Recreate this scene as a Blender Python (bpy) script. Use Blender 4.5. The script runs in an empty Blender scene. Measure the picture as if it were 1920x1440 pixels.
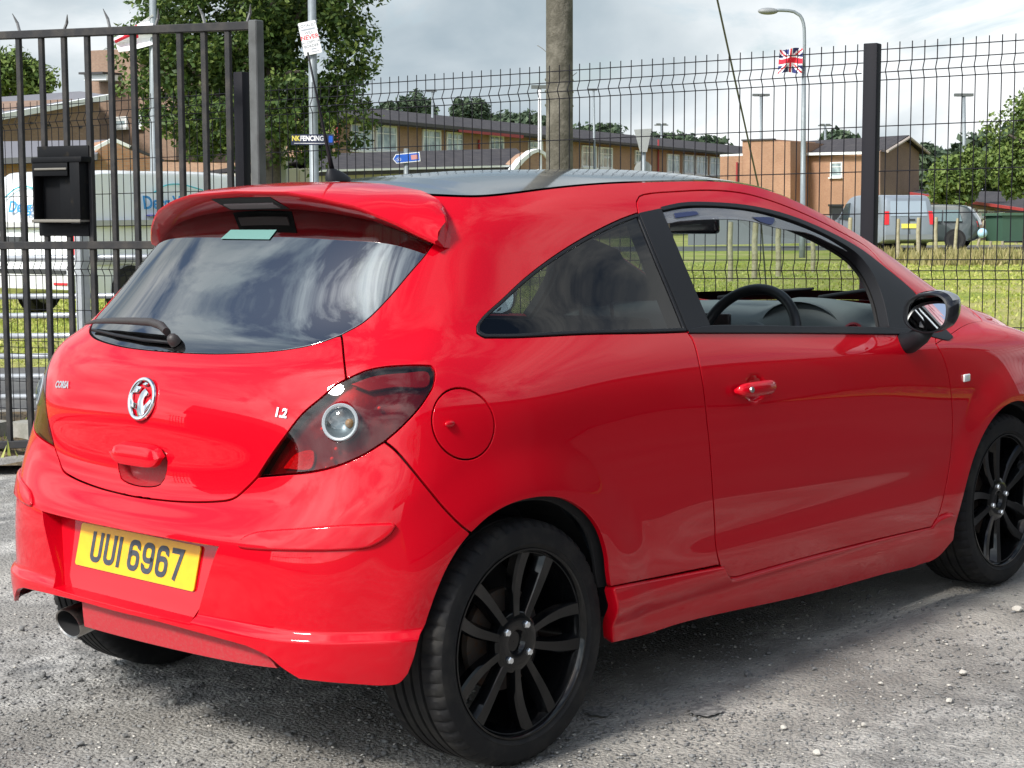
import bpy, bmesh, math, random
import numpy as np
from mathutils import Vector, Matrix, geometry
from mathutils.bvhtree import BVHTree

random.seed(7); np.random.seed(7)
scene = bpy.context.scene
COL = scene.collection
R = math.radians

# ------------------------------------------------------------------ camera
IW, IH = 1920.0, 1440.0
FPX = 3151.19                                   # focal length in photo pixels
def basis(pit, yaw, roll):
    fw = np.array([math.cos(yaw)*math.cos(pit), math.sin(yaw)*math.cos(pit), math.sin(pit)])
    rt = np.array([math.sin(yaw), -math.cos(yaw), 0.0]); up = np.cross(rt, fw)
    return (rt*math.cos(roll)+up*math.sin(roll), -rt*math.sin(roll)+up*math.cos(roll), fw)
# camera in the car's own frame (x forward, y left, z up, origin on the ground under the rear axle)
CC = np.array([-2.9527, -3.5741, 1.3696]); CB = basis(-0.1047, 0.7529, -0.0204)
# camera in the world: the yard slopes about a degree, so car and yard are tilted against plumb
WB = basis(-0.1047, 0.7529, -0.0030)
TILT = np.array(WB).T @ np.array(CB)            # car frame -> world
CW = TILT @ CC
TM = Matrix([list(r) for r in TILT]).to_4x4()
cam_d = bpy.data.cameras.new('camera'); cam = bpy.data.objects.new('camera', cam_d); COL.objects.link(cam)
cam_d.sensor_width = 36.0; cam_d.lens = FPX/IW*36.0; cam_d.clip_start = 0.05; cam_d.clip_end = 3000
m = np.eye(4); m[:3, 0] = WB[0]; m[:3, 1] = WB[1]; m[:3, 2] = -WB[2]; m[:3, 3] = CW
cam.matrix_world = Matrix([list(r) for r in m])
scene.camera = cam

# ------------------------------------------------------------------ sky and sun
SUN_EL, SUN_AZ = R(43), R(176)                  # azimuth of the sun measured from +x towards +y
world = bpy.data.worlds.new('World'); scene.world = world; world.use_nodes = True
nt = world.node_tree; nt.nodes.clear()
def N(tree, typ, **kw):
    n = tree.nodes.new(typ)
    for k, v in kw.items():
        if k == 'inp':
            for a, b in v.items(): n.inputs[a].default_value = b
        else: setattr(n, k, v)
    return n
def build_world():
    L = nt.links.new
    out = N(nt, 'ShaderNodeOutputWorld'); bg = N(nt, 'ShaderNodeBackground', inp={'Strength': 0.10})
    sky = N(nt, 'ShaderNodeTexSky', sky_type='NISHITA', sun_disc=False)
    sky.sun_elevation = SUN_EL; sky.sun_rotation = R(90)-SUN_AZ
    sky.air_density = 1.0; sky.dust_density = 2.0
    tc = N(nt, 'ShaderNodeTexCoord')
    sep = N(nt, 'ShaderNodeSeparateXYZ'); L(tc.outputs['Generated'], sep.inputs[0])
    # project the view direction on a flat cloud deck so that clouds shrink towards the horizon
    zc = N(nt, 'ShaderNodeMath', operation='ADD', inp={1: 0.38}); L(sep.outputs['Z'], zc.inputs[0])
    zm = N(nt, 'ShaderNodeMath', operation='MAXIMUM', inp={1: 0.05}); L(zc.outputs[0], zm.inputs[0])
    dx = N(nt, 'ShaderNodeMath', operation='DIVIDE'); L(sep.outputs['X'], dx.inputs[0]); L(zm.outputs[0], dx.inputs[1])
    dy = N(nt, 'ShaderNodeMath', operation='DIVIDE'); L(sep.outputs['Y'], dy.inputs[0]); L(zm.outputs[0], dy.inputs[1])
    cb = N(nt, 'ShaderNodeCombineXYZ'); L(dx.outputs[0], cb.inputs[0]); L(dy.outputs[0], cb.inputs[1])
    n1 = N(nt, 'ShaderNodeTexNoise', inp={'Scale': 2.4, 'Detail': 9.0, 'Roughness': 0.60, 'Distortion': 0.6}); L(cb.outputs[0], n1.inputs['Vector'])
    n2 = N(nt, 'ShaderNodeTexNoise', inp={'Scale': 1.5, 'Detail': 7.0, 'Roughness': 0.5, 'Distortion': 0.3})
    mp = N(nt, 'ShaderNodeMapping'); mp.inputs['Location'].default_value = (5.0, 33.0, 2.0)
    L(cb.outputs[0], mp.inputs[0]); L(mp.outputs[0], n2.inputs['Vector'])
    inv = N(nt, 'ShaderNodeMath', operation='SUBTRACT', inp={0: 1.0}); L(sep.outputs['Z'], inv.inputs[1])
    iv2 = N(nt, 'ShaderNodeMath', operation='POWER', inp={1: 2.5}); L(inv.outputs[0], iv2.inputs[0])
    addc = N(nt, 'ShaderNodeMath', operation='MULTIPLY_ADD', inp={1: 0.22}); L(iv2.outputs[0], addc.inputs[0]); L(n1.outputs['Fac'], addc.inputs[2])   # decks overlap towards the horizon
    cover = N(nt, 'ShaderNodeMapRange', inp={'From Min': 0.46, 'From Max': 0.60}); L(addc.outputs[0], cover.inputs['Value'])
    ramp = N(nt, 'ShaderNodeValToRGB'); L(n2.outputs['Fac'], ramp.inputs[0])
    e = ramp.color_ramp.elements
    e[0].position = 0.36; e[0].color = (2.2, 2.85, 3.35, 1)
    e[1].position = 0.62; e[1].color = (7.6, 7.8, 7.9, 1)
    a = ramp.color_ramp.elements.new(0.50); a.color = (4.6, 5.1, 5.4, 1)
    # thin cloud glows around the sun: brightness grows with nearness to the sun's direction
    sv = N(nt, 'ShaderNodeVectorMath', operation='DOT_PRODUCT'); L(tc.outputs['Generated'], sv.inputs[0])
    sv.inputs[1].default_value = (math.cos(SUN_EL)*math.cos(SUN_AZ), math.cos(SUN_EL)*math.sin(SUN_AZ), math.sin(SUN_EL))
    mxz = N(nt, 'ShaderNodeMath', operation='MAXIMUM', inp={1: 0.0}); L(sv.outputs['Value'], mxz.inputs[0])
    pw = N(nt, 'ShaderNodeMath', operation='POWER', inp={1: 2.5}); L(mxz.outputs[0], pw.inputs[0])
    ml = N(nt, 'ShaderNodeMath', operation='MULTIPLY_ADD', inp={1: 2.8, 2: 1.0}); L(pw.outputs[0], ml.inputs[0])
    gl = N(nt, 'ShaderNodeVectorMath', operation='SCALE'); L(ramp.outputs[0], gl.inputs[0]); L(ml.outputs[0], gl.inputs['Scale'])
    mx = N(nt, 'ShaderNodeMix', data_type='RGBA'); L(cover.outputs[0], mx.inputs['Factor'])
    L(sky.outputs[0], mx.inputs['A']); L(gl.outputs[0], mx.inputs['B'])
    L(mx.outputs['Result'], bg.inputs['Color']); L(bg.outputs[0], out.inputs[0])
build_world()
sd = bpy.data.lights.new('sun', 'SUN'); sd.energy = 3.3; sd.angle = R(10.0); sd.color = (1.0, 0.95, 0.88)
sun = bpy.data.objects.new('sun', sd); COL.objects.link(sun)
sdir = Vector((math.cos(SUN_EL)*math.cos(SUN_AZ), math.cos(SUN_EL)*math.sin(SUN_AZ), math.sin(SUN_EL)))
sun.rotation_euler = (-sdir).to_track_quat('-Z', 'Y').to_euler()
scene.view_settings.view_transform = 'Standard'; scene.view_settings.look = 'None'
scene.view_settings.exposure = 0.6; scene.view_settings.gamma = 1.0
scene.view_settings.use_curve_mapping = False
scene.cycles.max_bounces = 10; scene.cycles.transparent_max_bounces = 24
scene.cycles.sample_clamp_indirect = 8.0; scene.cycles.caustics_reflective = False; scene.cycles.caustics_refractive = False

# ------------------------------------------------------------------ materials
MATS = {}
def mat(name, col=(.5, .5, .5), rough=.5, metal=0.0, coat=0.0, spec=.5, noise=None, bump=None, emit=None, coat_rough=.03, trans=0, ior=1.5, coat_ior=1.5):
    """noise = (scale, second colour, low, high, detail); bump = (scale, strength, distance)"""
    if name in MATS: return MATS[name]
    M = bpy.data.materials.new(name); M.use_nodes = True; t = M.node_tree
    b = t.nodes['Principled BSDF']; I = b.inputs
    I['Base Color'].default_value = (*col, 1); I['Roughness'].default_value = rough; I['Metallic'].default_value = metal
    I['Coat Weight'].default_value = coat; I['Coat IOR'].default_value = coat_ior; I['Coat Roughness'].default_value = coat_rough; I['Specular IOR Level'].default_value = spec
    I['Transmission Weight'].default_value = trans; I['IOR'].default_value = ior
    tc = N(t, 'ShaderNodeTexCoord'); L = t.links.new
    if noise:
        sc, c2, lo, hi, det = noise
        n = N(t, 'ShaderNodeTexNoise', inp={'Scale': sc, 'Detail': det, 'Roughness': .6}); L(tc.outputs['Object'], n.inputs['Vector'])
        mr = N(t, 'ShaderNodeMapRange', inp={'From Min': lo, 'From Max': hi}); L(n.outputs['Fac'], mr.inputs['Value'])
        mx = N(t, 'ShaderNodeMix', data_type='RGBA'); mx.inputs['A'].default_value = (*col, 1); mx.inputs['B'].default_value = (*c2, 1)
        L(mr.outputs[0], mx.inputs['Factor']); L(mx.outputs['Result'], I['Base Color'])
    if bump:
        sc, st, ds = bump
        n = N(t, 'ShaderNodeTexNoise', inp={'Scale': sc, 'Detail': 4.0, 'Roughness': .6}); L(tc.outputs['Object'], n.inputs['Vector'])
        bp = N(t, 'ShaderNodeBump', inp={'Strength': st, 'Distance': ds}); L(n.outputs['Fac'], bp.inputs['Height'])
        L(bp.outputs[0], I['Normal'])
    if emit:
        I['Emission Color'].default_value = (*emit[0], 1); I['Emission Strength'].default_value = emit[1]
    MATS[name] = M
    return M
def glass_mat(name, tint, refl_ior=1.5, rough=0.0, haze=(0, 0, 0), haze_f=0.0):
    """thin pane: tinted see-through plus a mirror share that grows at grazing angles"""
    if name in MATS: return MATS[name]
    M = bpy.data.materials.new(name); M.use_nodes = True; t = M.node_tree; t.nodes.clear(); L = t.links.new
    out = N(t, 'ShaderNodeOutputMaterial'); tr = N(t, 'ShaderNodeBsdfTransparent'); tr.inputs[0].default_value = (*tint, 1)
    gl = N(t, 'ShaderNodeBsdfGlossy'); gl.inputs['Roughness'].default_value = rough; gl.inputs[0].default_value = (1, 1, 1, 1)
    fr = N(t, 'ShaderNodeFresnel'); mx = N(t, 'ShaderNodeMixShader')
    ge = N(t, 'ShaderNodeNewGeometry'); mr = N(t, 'ShaderNodeMapRange', inp={'To Min': refl_ior, 'To Max': 1/refl_ior}); L(ge.outputs['Backfacing'], mr.inputs['Value']); L(mr.outputs[0], fr.inputs['IOR'])
    L(fr.outputs[0], mx.inputs[0]); L(tr.outputs[0], mx.inputs[1]); L(gl.outputs[0], mx.inputs[2])
    if haze_f:
        df = N(t, 'ShaderNodeBsdfDiffuse'); df.inputs[0].default_value = (*haze, 1)
        m2 = N(t, 'ShaderNodeMixShader', inp={0: haze_f}); L(tr.outputs[0], m2.inputs[1]); L(df.outputs[0], m2.inputs[2]); L(m2.outputs[0], mx.inputs[1])
    L(mx.outputs[0], out.inputs[0]); MATS[name] = M
    return M

PAINT = mat('red_paint', (.50, .0010, .010), .40, 0, .80, .03, bump=(900, .02, .0004), coat_rough=.012, coat_ior=1.5)
DIRTYPAINT = mat('dusty_red_paint', (.42, .012, .022), .5, 0, .35, noise=(160, (.36, .06, .06), .45, .75, 6), coat_rough=.2)
ROOFBLACK = mat('black_roof_vinyl', (.012, .012, .014), .28, 0, .9, coat_rough=.06)
TRIM = mat('satin_black_trim', (.012, .013, .016), .5, 0, 0, .25, bump=(700, .08, .0004))
GLOSSBLACK = mat('gloss_black', (.008, .008, .010), .18, 0, .6, coat_rough=.05)
DARK = mat('underbody_black', (.008, .008, .009), .85)
FABRIC = mat('charcoal_seat_fabric', (.022, .024, .027), .9, bump=(400, .3, .001))
DASH = mat('dark_grey_dash_plastic', (.10, .12, .125), .62, bump=(600, .15, .0005))
RUBBER = mat('tyre_rubber', (.009, .009, .010), .75, 0, 0, .25, noise=(14, (.026, .0245, .022), .45, .75, 6), bump=(300, .15, .0006))
CHROME = mat('chrome', (.82, .83, .84), .12, 1.0)
STEEL = mat('dull_steel', (.55, .55, .54), .32, 1.0)

# ------------------------------------------------------------------ object helpers
def link(name, me, material=None, parent=None, smooth=False):
    o = bpy.data.objects.new(name, me); COL.objects.link(o)
    if material is not None and not me.materials: me.materials.append(material)
    if parent is not None: o.parent = parent
    if smooth:
        me.polygons.foreach_set('use_smooth', [True]*len(me.polygons))
    return o
def mesh(name, verts, faces, material=None, parent=None, smooth=False):
    me = bpy.data.meshes.new(name); me.from_pydata([tuple(map(float, v)) for v in verts], [], [tuple(map(int, f)) for f in faces]); me.update()
    return link(name, me, material, parent, smooth)
def bm_obj(name, bm, material=None, parent=None, smooth=False, auto=None):
    me = bpy.data.meshes.new(name); bmesh.ops.recalc_face_normals(bm, faces=bm.faces); bm.to_mesh(me); bm.free()
    o = link(name, me, material, parent, smooth)
    if auto is not None:
        me.polygons.foreach_set('use_smooth', [True]*len(me.polygons)); me.set_sharp_from_angle(angle=R(auto))
    return o
def empty(name, loc=(0, 0, 0), rz=0.0, parent=None):
    o = bpy.data.objects.new(name, None); COL.objects.link(o); o.location = loc; o.rotation_euler = (0, 0, rz); o.empty_display_size = .2
    if parent is not None: o.parent = parent
    return o
def tag(o, label=None, cat=None, group=None, kind=None):
    if label: o['label'] = label
    if cat: o['category'] = cat
    if group: o['group'] = group
    if kind: o['kind'] = kind
    return o
def add_box(bm, c, s, rot=None, taper=None):
    """box centred at c with full sizes s; rot = 3x3 Matrix"""
    vs = []
    for z in (-.5, .5):
        k = 1 if (taper is None or z < 0) else taper
        for x, y in ((-.5, -.5), (.5, -.5), (.5, .5), (-.5, .5)):
            v = Vector((x*s[0]*k, y*s[1]*k, z*s[2]))
            if rot is not None: v = rot @ v
            vs.append(bm.verts.new(v+Vector(c)))
    for f in ((3, 2, 1, 0), (4, 5, 6, 7), (0, 1, 5, 4), (1, 2, 6, 5), (2, 3, 7, 6), (3, 0, 4, 7)):
        bm.faces.new([vs[i] for i in f])
    return vs
def add_tube(bm, p, r, seg=8, cap=True):
    """swept tube through the points p with radius r (number or list)"""
    p = [Vector(q) for q in p]; n = len(p); rr = r if hasattr(r, '__len__') else [r]*n
    rings = []; ref = None
    for i in range(n):
        d = (p[min(i+1, n-1)]-p[max(i-1, 0)]).normalized()
        if ref is None:
            ref = d.orthogonal().normalized()
        ref = (ref-d*ref.dot(d)).normalized(); bn = d.cross(ref)
        rings.append([bm.verts.new(p[i]+(ref*math.cos(a)+bn*math.sin(a))*rr[i]) for a in [2*math.pi*k/seg for k in range(seg)]])
    for a, b in zip(rings, rings[1:]):
        for k in range(seg): bm.faces.new((a[k], a[(k+1) % seg], b[(k+1) % seg], b[k]))
    if cap:
        bm.faces.new(rings[0][::-1]); bm.faces.new(rings[-1])
def add_lathe(bm, prof, axis_o, ax, seg=48, closed=False, a0=0.0, a1=2*math.pi):
    """revolve prof [(radius, along)] about the axis ax through axis_o"""
    ax = Vector(ax).normalized(); e1 = ax.orthogonal().normalized(); e2 = ax.cross(e1); o = Vector(axis_o)
    full = abs(a1-a0-2*math.pi) < 1e-6; cnt = seg if full else seg+1
    rings = []
    for k in range(cnt):
        a = a0+(a1-a0)*k/seg; d = e1*math.cos(a)+e2*math.sin(a)
        rings.append([bm.verts.new(o+d*r_+ax*h) for r_, h in prof])
    m_ = len(prof)
    for k in range(seg):
        A, B = rings[k], rings[(k+1) % cnt]
        for i in range(m_ if closed else m_-1):
            j = (i+1) % m_
            bm.faces.new((A[i], B[i], B[j], A[j]))
    return rings
def catmull(pts, step, closed=False):
    """resample a smooth curve through pts at about the given step"""
    P = np.array(pts, float); n = len(P)
    if n < 3 and not closed:
        L_ = np.linalg.norm(P[-1]-P[0]); k = max(1, int(L_/step)); return [P[0]+(P[-1]-P[0])*i/k for i in range(k+1)]
    out = []
    for i in range(n if closed else n-1):
        p1, p2 = P[i], P[(i+1) % n]
        p0 = P[(i-1) % n] if (closed or i > 0) else 2*p1-p2
        p3 = P[(i+2) % n] if (closed or i+2 < n) else 2*p2-p1
        k = max(1, int(np.linalg.norm(p2-p1)/step))
        # centripetal-like tangents
        d0, d1, d2 = (max(1e-6, np.linalg.norm(b-a)**.5) for a, b in ((p0, p1), (p1, p2), (p2, p3)))
        m1 = ((p1-p0)/d0-(p2-p0)/(d0+d1)+(p2-p1)/d1)*d1; m2 = ((p2-p1)/d1-(p3-p1)/(d1+d2)+(p3-p2)/d2)*d1
        for s in range(k):
            t = s/k; t2, t3 = t*t, t*t*t
            out.append((2*t3-3*t2+1)*p1+(t3-2*t2+t)*m1+(-2*t3+3*t2)*p2+(t3-t2)*m2)
    if not closed: out.append(P[-1])
    return out
def outline(*segs, step=7.0):
    """closed outline from smooth curve pieces joined at corners"""
    o = []
    for s in segs:
        c = catmull(s, step)
        if o and np.linalg.norm(np.array(o[-1])-np.array(c[0])) < 1e-6: c = c[1:]
        o += list(c)
    if np.linalg.norm(np.array(o[0])-np.array(o[-1])) < 1e-6: o = o[:-1]
    return o
def in_poly(P, poly):
    P = np.asarray(P); q = np.asarray(poly); x, y = P[:, 0], P[:, 1]; ins = np.zeros(len(P), bool)
    x0, y0 = q[:, 0], q[:, 1]; x1, y1 = np.roll(x0, -1), np.roll(y0, -1)
    for a, b, c, d in zip(x0, y0, x1, y1):
        if b == d: continue
        k = ((b > y) != (d > y)); xi = a+(y-b)*(c-a)/(d-b); ins ^= k & (x < xi)
    return ins
def shrink(poly, g):
    """offset a closed polygon inwards by g"""
    q = np.asarray(poly, float)
    area = .5*np.sum(q[:, 0]*np.roll(q[:, 1], -1)-np.roll(q[:, 0], -1)*q[:, 1]); s = 1 if area > 0 else -1
    e = np.roll(q, -1, 0)-q; e /= np.maximum(1e-9, np.linalg.norm(e, axis=1))[:, None]
    nrm = np.stack([-e[:, 1], e[:, 0]], 1)*s
    b = nrm+np.roll(nrm, 1, 0); l2 = np.maximum(.35, np.sum(b*b, 1)/2)
    return q+b/l2[:, None]*g
def dedupe(poly, d):
    o = [poly[0]]
    for p in poly[1:]:
        if np.linalg.norm(np.array(p)-np.array(o[-1])) > d: o.append(p)
    if np.linalg.norm(np.array(o[0])-np.array(o[-1])) < d: o.pop()
    return o
def text_mesh(s, size, name='lettering', bold=0.0, depth=.001, align='CENTER'):
    cu = bpy.data.curves.new('txt', 'FONT'); cu.body = s; cu.size = size; cu.align_x = align; cu.align_y = 'CENTER'; cu.extrude = depth; cu.offset = bold
    cu.resolution_u = 3
    o = bpy.data.objects.new('txt', cu); COL.objects.link(o)
    dg = bpy.context.evaluated_depsgraph_get(); me = bpy.data.meshes.new_from_object(o.evaluated_get(dg)); me.name = name
    bpy.data.objects.remove(o); bpy.data.curves.remove(cu)
    return me
def frame_mat(o, ex, ey, ez=None):
    ex = Vector(ex).normalized(); ey = Vector(ey); ey = (ey-ex*ey.dot(ex)).normalized(); ez = ex.cross(ey)
    return Matrix(((ex.x, ey.x, ez.x, o[0]), (ex.y, ey.y, ez.y, o[1]), (ex.z, ey.z, ez.z, o[2]), (0, 0, 0, 1)))
# ================================================================== the red car
car = empty('hatchback_car'); car.matrix_world = TM
tag(car, 'red three-door hatchback with black roof and black alloy wheels', 'car')

# ------------------------------------------------------------------ master surface of the body
# lines run from the middle of the tail round the right-hand side to the middle of the nose (20 stations each)
TX = [0, .25, .55, .9, 1.3, 1.7, 2.1]
LINES = [
 # x, half width, height
 ([-.555,-.55,-.535,-.50,-.44,-.36,-.25]+TX+[2.45,2.8,3.03,3.18,3.26,3.28],
  [0,.22,.42,.555,.65,.715,.755,.765,.765,.765,.765,.765,.765,.765,.765,.755,.70,.55,.3,0], [.15]*20),
 ([-.59,-.585,-.57,-.535,-.475,-.39,-.26]+TX+[2.45,2.8,3.05,3.22,3.31,3.33],
  [0,.22,.42,.565,.67,.745,.795,.815,.815,.812,.81,.81,.81,.812,.815,.80,.74,.57,.3,0], [.26]*20),
 ([-.60,-.595,-.578,-.545,-.485,-.40,-.265]+TX+[2.45,2.8,3.06,3.23,3.32,3.34],
  [0,.22,.42,.57,.68,.758,.81,.848,.846,.84,.838,.838,.838,.843,.848,.83,.76,.58,.3,0], [.38]*20),
 ([-.60,-.595,-.577,-.543,-.483,-.398,-.265]+TX+[2.45,2.8,3.06,3.24,3.33,3.35],
  [0,.22,.42,.57,.683,.763,.82,.855,.852,.846,.844,.845,.848,.852,.856,.838,.765,.58,.3,0], [.50]*20),
 ([-.59,-.585,-.567,-.53,-.47,-.39,-.26]+TX+[2.45,2.8,3.05,3.22,3.31,3.33],
  [0,.22,.42,.57,.684,.765,.823,.857,.854,.85,.85,.85,.852,.855,.857,.838,.76,.57,.3,0], [.61]*20),
 ([-.532,-.527,-.512,-.49,-.44,-.37,-.25]+TX+[2.45,2.8,3.04,3.2,3.29,3.31],
  [0,.22,.42,.57,.684,.764,.822,.855,.853,.85,.85,.85,.85,.852,.853,.83,.75,.56,.3,0],
  [.675,.677,.69,.70,.71,.715,.72,.72,.72,.72,.72,.72,.72,.72,.72,.71,.69,.67,.66,.66]),
 ([-.517,-.512,-.495,-.463,-.413,-.343,-.235]+TX+[2.45,2.8,3.03,3.19,3.27,3.29],
  [0,.22,.42,.563,.673,.752,.812,.848,.848,.846,.846,.846,.846,.846,.843,.815,.74,.55,.3,0],
  [.80,.80,.80,.80,.80,.805,.81,.815,.815,.815,.81,.81,.805,.80,.795,.78,.76,.735,.725,.72]),
 ([-.507,-.50,-.48,-.443,-.392,-.322,-.225]+TX+[2.45,2.8,3.03,3.18,3.25,3.27],
  [0,.22,.42,.557,.662,.737,.795,.832,.835,.836,.836,.836,.835,.832,.82,.79,.715,.54,.3,0],
  [.90,.90,.90,.90,.905,.91,.915,.92,.92,.915,.905,.90,.893,.887,.875,.85,.81,.775,.77,.77]),
 ([-.46,-.453,-.428,-.39,-.338,-.268,-.185,.01,.25,.55,.9,1.3,1.7,2.1,2.45,2.78,3.0,3.13,3.2,3.22],
  [0,.22,.415,.545,.64,.708,.752,.775,.79,.80,.805,.806,.805,.80,.775,.74,.665,.5,.28,0],
  [.995,.995,1.0,1.005,1.008,1.01,1.012,1.015,1.018,1.01,.995,.972,.948,.928,.922,.888,.84,.805,.805,.81]),
 ([-.385,-.378,-.35,-.305,-.25,-.175,-.10,.06,.28,.56,.9,1.3,1.7,2.1,2.5,2.8,3.0,3.1,3.15,3.17],
  [0,.22,.41,.532,.612,.665,.70,.722,.742,.757,.763,.766,.766,.762,.745,.70,.62,.46,.26,0],
  [1.055,1.056,1.06,1.066,1.07,1.075,1.08,1.09,1.10,1.10,1.09,1.065,1.03,.985,.938,.895,.85,.828,.83,.835]),
 ([-.273,-.265,-.234,-.180,-.118,-.045,.03,.15,.34,.6,.92,1.3,1.68,2.1,2.53,2.8,2.97,3.04,3.08,3.09],
  [0,.21,.39,.505,.578,.625,.652,.668,.683,.695,.702,.707,.713,.722,.705,.655,.57,.42,.24,0],
  [1.2,1.2,1.2,1.2,1.2,1.2,1.205,1.215,1.23,1.238,1.235,1.205,1.14,1.05,.955,.918,.875,.862,.866,.87]),
 ([-.163,-.155,-.123,-.069,-.008,.055,.125,.23,.4,.63,.93,1.3,1.66,2.08,2.52,2.78,2.92,2.97,3.0,3.01],
  [0,.2,.37,.48,.545,.585,.603,.612,.618,.622,.625,.63,.645,.665,.668,.61,.52,.38,.2,0],
  [1.325,1.325,1.322,1.32,1.318,1.318,1.322,1.335,1.35,1.362,1.365,1.345,1.262,1.125,.985,.945,.91,.90,.903,.905]),
 ([-.05,-.043,-.015,.03,.08,.14,.2,.3,.45,.67,.95,1.3,1.64,2.05,2.5,2.75,2.85,2.88,2.9,2.91],
  [0,.18,.33,.43,.49,.525,.54,.548,.552,.555,.557,.566,.574,.588,.61,.55,.46,.33,.17,0],
  [1.432,1.43,1.422,1.412,1.406,1.402,1.402,1.408,1.42,1.432,1.437,1.43,1.357,1.215,1.015,.968,.945,.94,.942,.943]),
]
NET = np.array([[(x, -y, z) for x, y, z in zip(*l)] for l in LINES]); KT, NU = NET.shape[:2]; PER = 2*(NU-1)
TMAX = KT-1
def bsw(f):
    return np.stack([(1-f)**3, 3*f**3-6*f**2+4, -3*f**3+3*f**2+3*f+1, f**3], -1)/6
def ext(Nt):
    idx = np.arange(-22, 43); cols = []
    for i in idx:
        j = i % PER
        cols.append(Nt[:, j] if j < NU else Nt[:, PER-j]*np.array([1, -1, 1]))
    E_ = np.stack(cols, 1)
    return np.concatenate([2*E_[:1]-E_[1:2], E_, 2*E_[-1:]-E_[-2:-1], 3*E_[-1:]-2*E_[-2:-1]], 0)
def evalnet(E_, u, t):
    u = np.asarray(u, float); t = np.clip(np.asarray(t, float), 0, TMAX-1e-6)
    iu = np.floor(u).astype(int); it = np.floor(t).astype(int); wu = bsw(u-iu); wt = bsw(t-it)
    r_ = np.zeros(u.shape+(3,))
    for a in range(4):
        for b in range(4):
            r_ += E_[it+a, iu+b-1+22]*(wt[..., a]*wu[..., b])[..., None]
    return r_
def fit_net(target, it=3):
    P = target.copy(); uu, tt = np.meshgrid(np.arange(NU), np.arange(KT))
    for _ in range(it):
        P = P+.9*(target-evalnet(ext(P), uu, np.minimum(tt, TMAX)))
        P[:, 0, 1] = 0; P[:, -1, 1] = 0
    return P
ENET = ext(fit_net(NET))
def S0(u, t): return evalnet(ENET, u, t)
def smooth(a, lo, hi):
    k = np.clip((a-lo)/(hi-lo), 0, 1); return k*k*(3-2*k)
def normal(u, t, F=None, h=.02):
    F = F or S0
    du = F(u+h, t)-F(u-h, t); tp, tm_ = np.minimum(t+h, TMAX-1e-5), np.maximum(t-h, 0)
    dt = F(u, tp)-F(u, tm_); n = np.cross(du, dt); n /= np.maximum(1e-12, np.linalg.norm(n, axis=-1))[..., None]
    return n
def crease_disp(u, t):
    """pressed-in form lines of the sheet metal and bumper, in metres along the normal"""
    p = S0(u, t); x, y, z = p[..., 0], np.abs(p[..., 1]), p[..., 2]
    d = np.zeros(x.shape)
    rear = 1-smooth(x, -.30, -.20)
    # lower lip of the rear bumper stands proud below a line that sinks slightly towards the wheels
    zl = .410-.008*smooth(y, .3, .7)
    d += rear*(.018*(1-smooth(z, zl-.018, zl+.006)))
    # arch flares: a soft swelling round each wheel opening
    for wx in (0.0, 2.511):
        rr = np.sqrt((x-wx)**2+(z-.305)**2)
        d += .012*(1-smooth(rr, .36, .50))*smooth(y, .70, .80)
    # faint hollow along the lower door
    d -= .007*np.exp(-((z-.46)/.05)**2)*smooth(x, .5, .8)*(1-smooth(x, 1.9, 2.1))*smooth(y, .7, .78)
    return d
NSGN = 1.0
def SURF(u, t):
    n = normal(u, t); return S0(u, t)+NSGN*n*crease_disp(u, t)[..., None]
# orientation of the normal
_p = S0(np.array([10.]), np.array([4.])); _n = normal(np.array([10.]), np.array([4.]))
if _n[0, 1] > 0: NSGN = -1.0
def NRM(u, t): return NSGN*normal(u, t, SURF, .03)

# dense copy for tracing lines onto the surface
_gu = np.linspace(-19, 19, 457); _gt = np.linspace(0, TMAX-1e-4, 145)
_U, _T = np.meshgrid(_gu, _gt); _G = SURF(_U, _T).reshape(-1, 3); _nu = len(_gu)
_tris = []
for j in range(len(_gt)-1):
    for i in range(_nu-1):
        a = j*_nu+i; _tris += [(a, a+1, a+_nu+1), (a, a+_nu+1, a+_nu)]
BVH = BVHTree.FromPolygons([tuple(p) for p in _G], _tris)
_UT = np.stack([_U.ravel(), _T.ravel()], 1)
def cast(o, d):
    loc, nn, fi, dist = BVH.ray_cast(Vector(o), Vector(d).normalized())
    if loc is None: return None
    ids = _tris[fi]; a, b, c = (_G[i] for i in ids); p = np.array(loc)
    v0, v1, v2 = b-a, c-a, p-a; d00, d01, d11, d20, d21 = v0@v0, v0@v1, v1@v1, v2@v0, v2@v1; den = d00*d11-d01*d01
    v = (d11*d20-d01*d21)/den; w = (d00*d21-d01*d20)/den
    return _UT[ids[0]]*(1-v-w)+_UT[ids[1]]*v+_UT[ids[2]]*w
def view_ray(px, py):
    return CB[2]+CB[0]*(px-IW/2)/FPX-CB[1]*(py-IH/2)/FPX
def tr(pts, step=7.0):
    """trace a sighted curve onto the body -> surface coordinates"""
    o = []
    for p in catmull(pts, step):
        h = cast(CC, view_ray(p[0], p[1]))
        if h is None:                       # sight line just grazes past the outline: take the nearest point
            d = Vector(view_ray(p[0], p[1])).normalized(); best = None
            for k in np.arange(3.0, 8.0, .02):
                q = Vector(CC)+d*k; loc, nn, fi, ds = BVH.find_nearest(q)
                if best is None or ds < best[0]: best = (ds, loc, nn, q)
            if best[0] > .01: print('MISS', p, round(best[0], 3))
            loc, nn = best[1], best[2]; dd = (loc-Vector(CC)).normalized()
            h = cast(loc+nn*.02, -nn)
            if h is None: h = cast(loc-nn*.02, nn)
        if h is not None: o.append(h)
    return o
def side(pts, step=.02):
    """trace a side-view curve (x, z) onto the right-hand flank"""
    o = []
    for p in catmull(pts, step):
        h = cast((p[0], -2, p[1]), (0, 1, 0)); o.append(h)
    return [h for h in o if h is not None]
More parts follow.
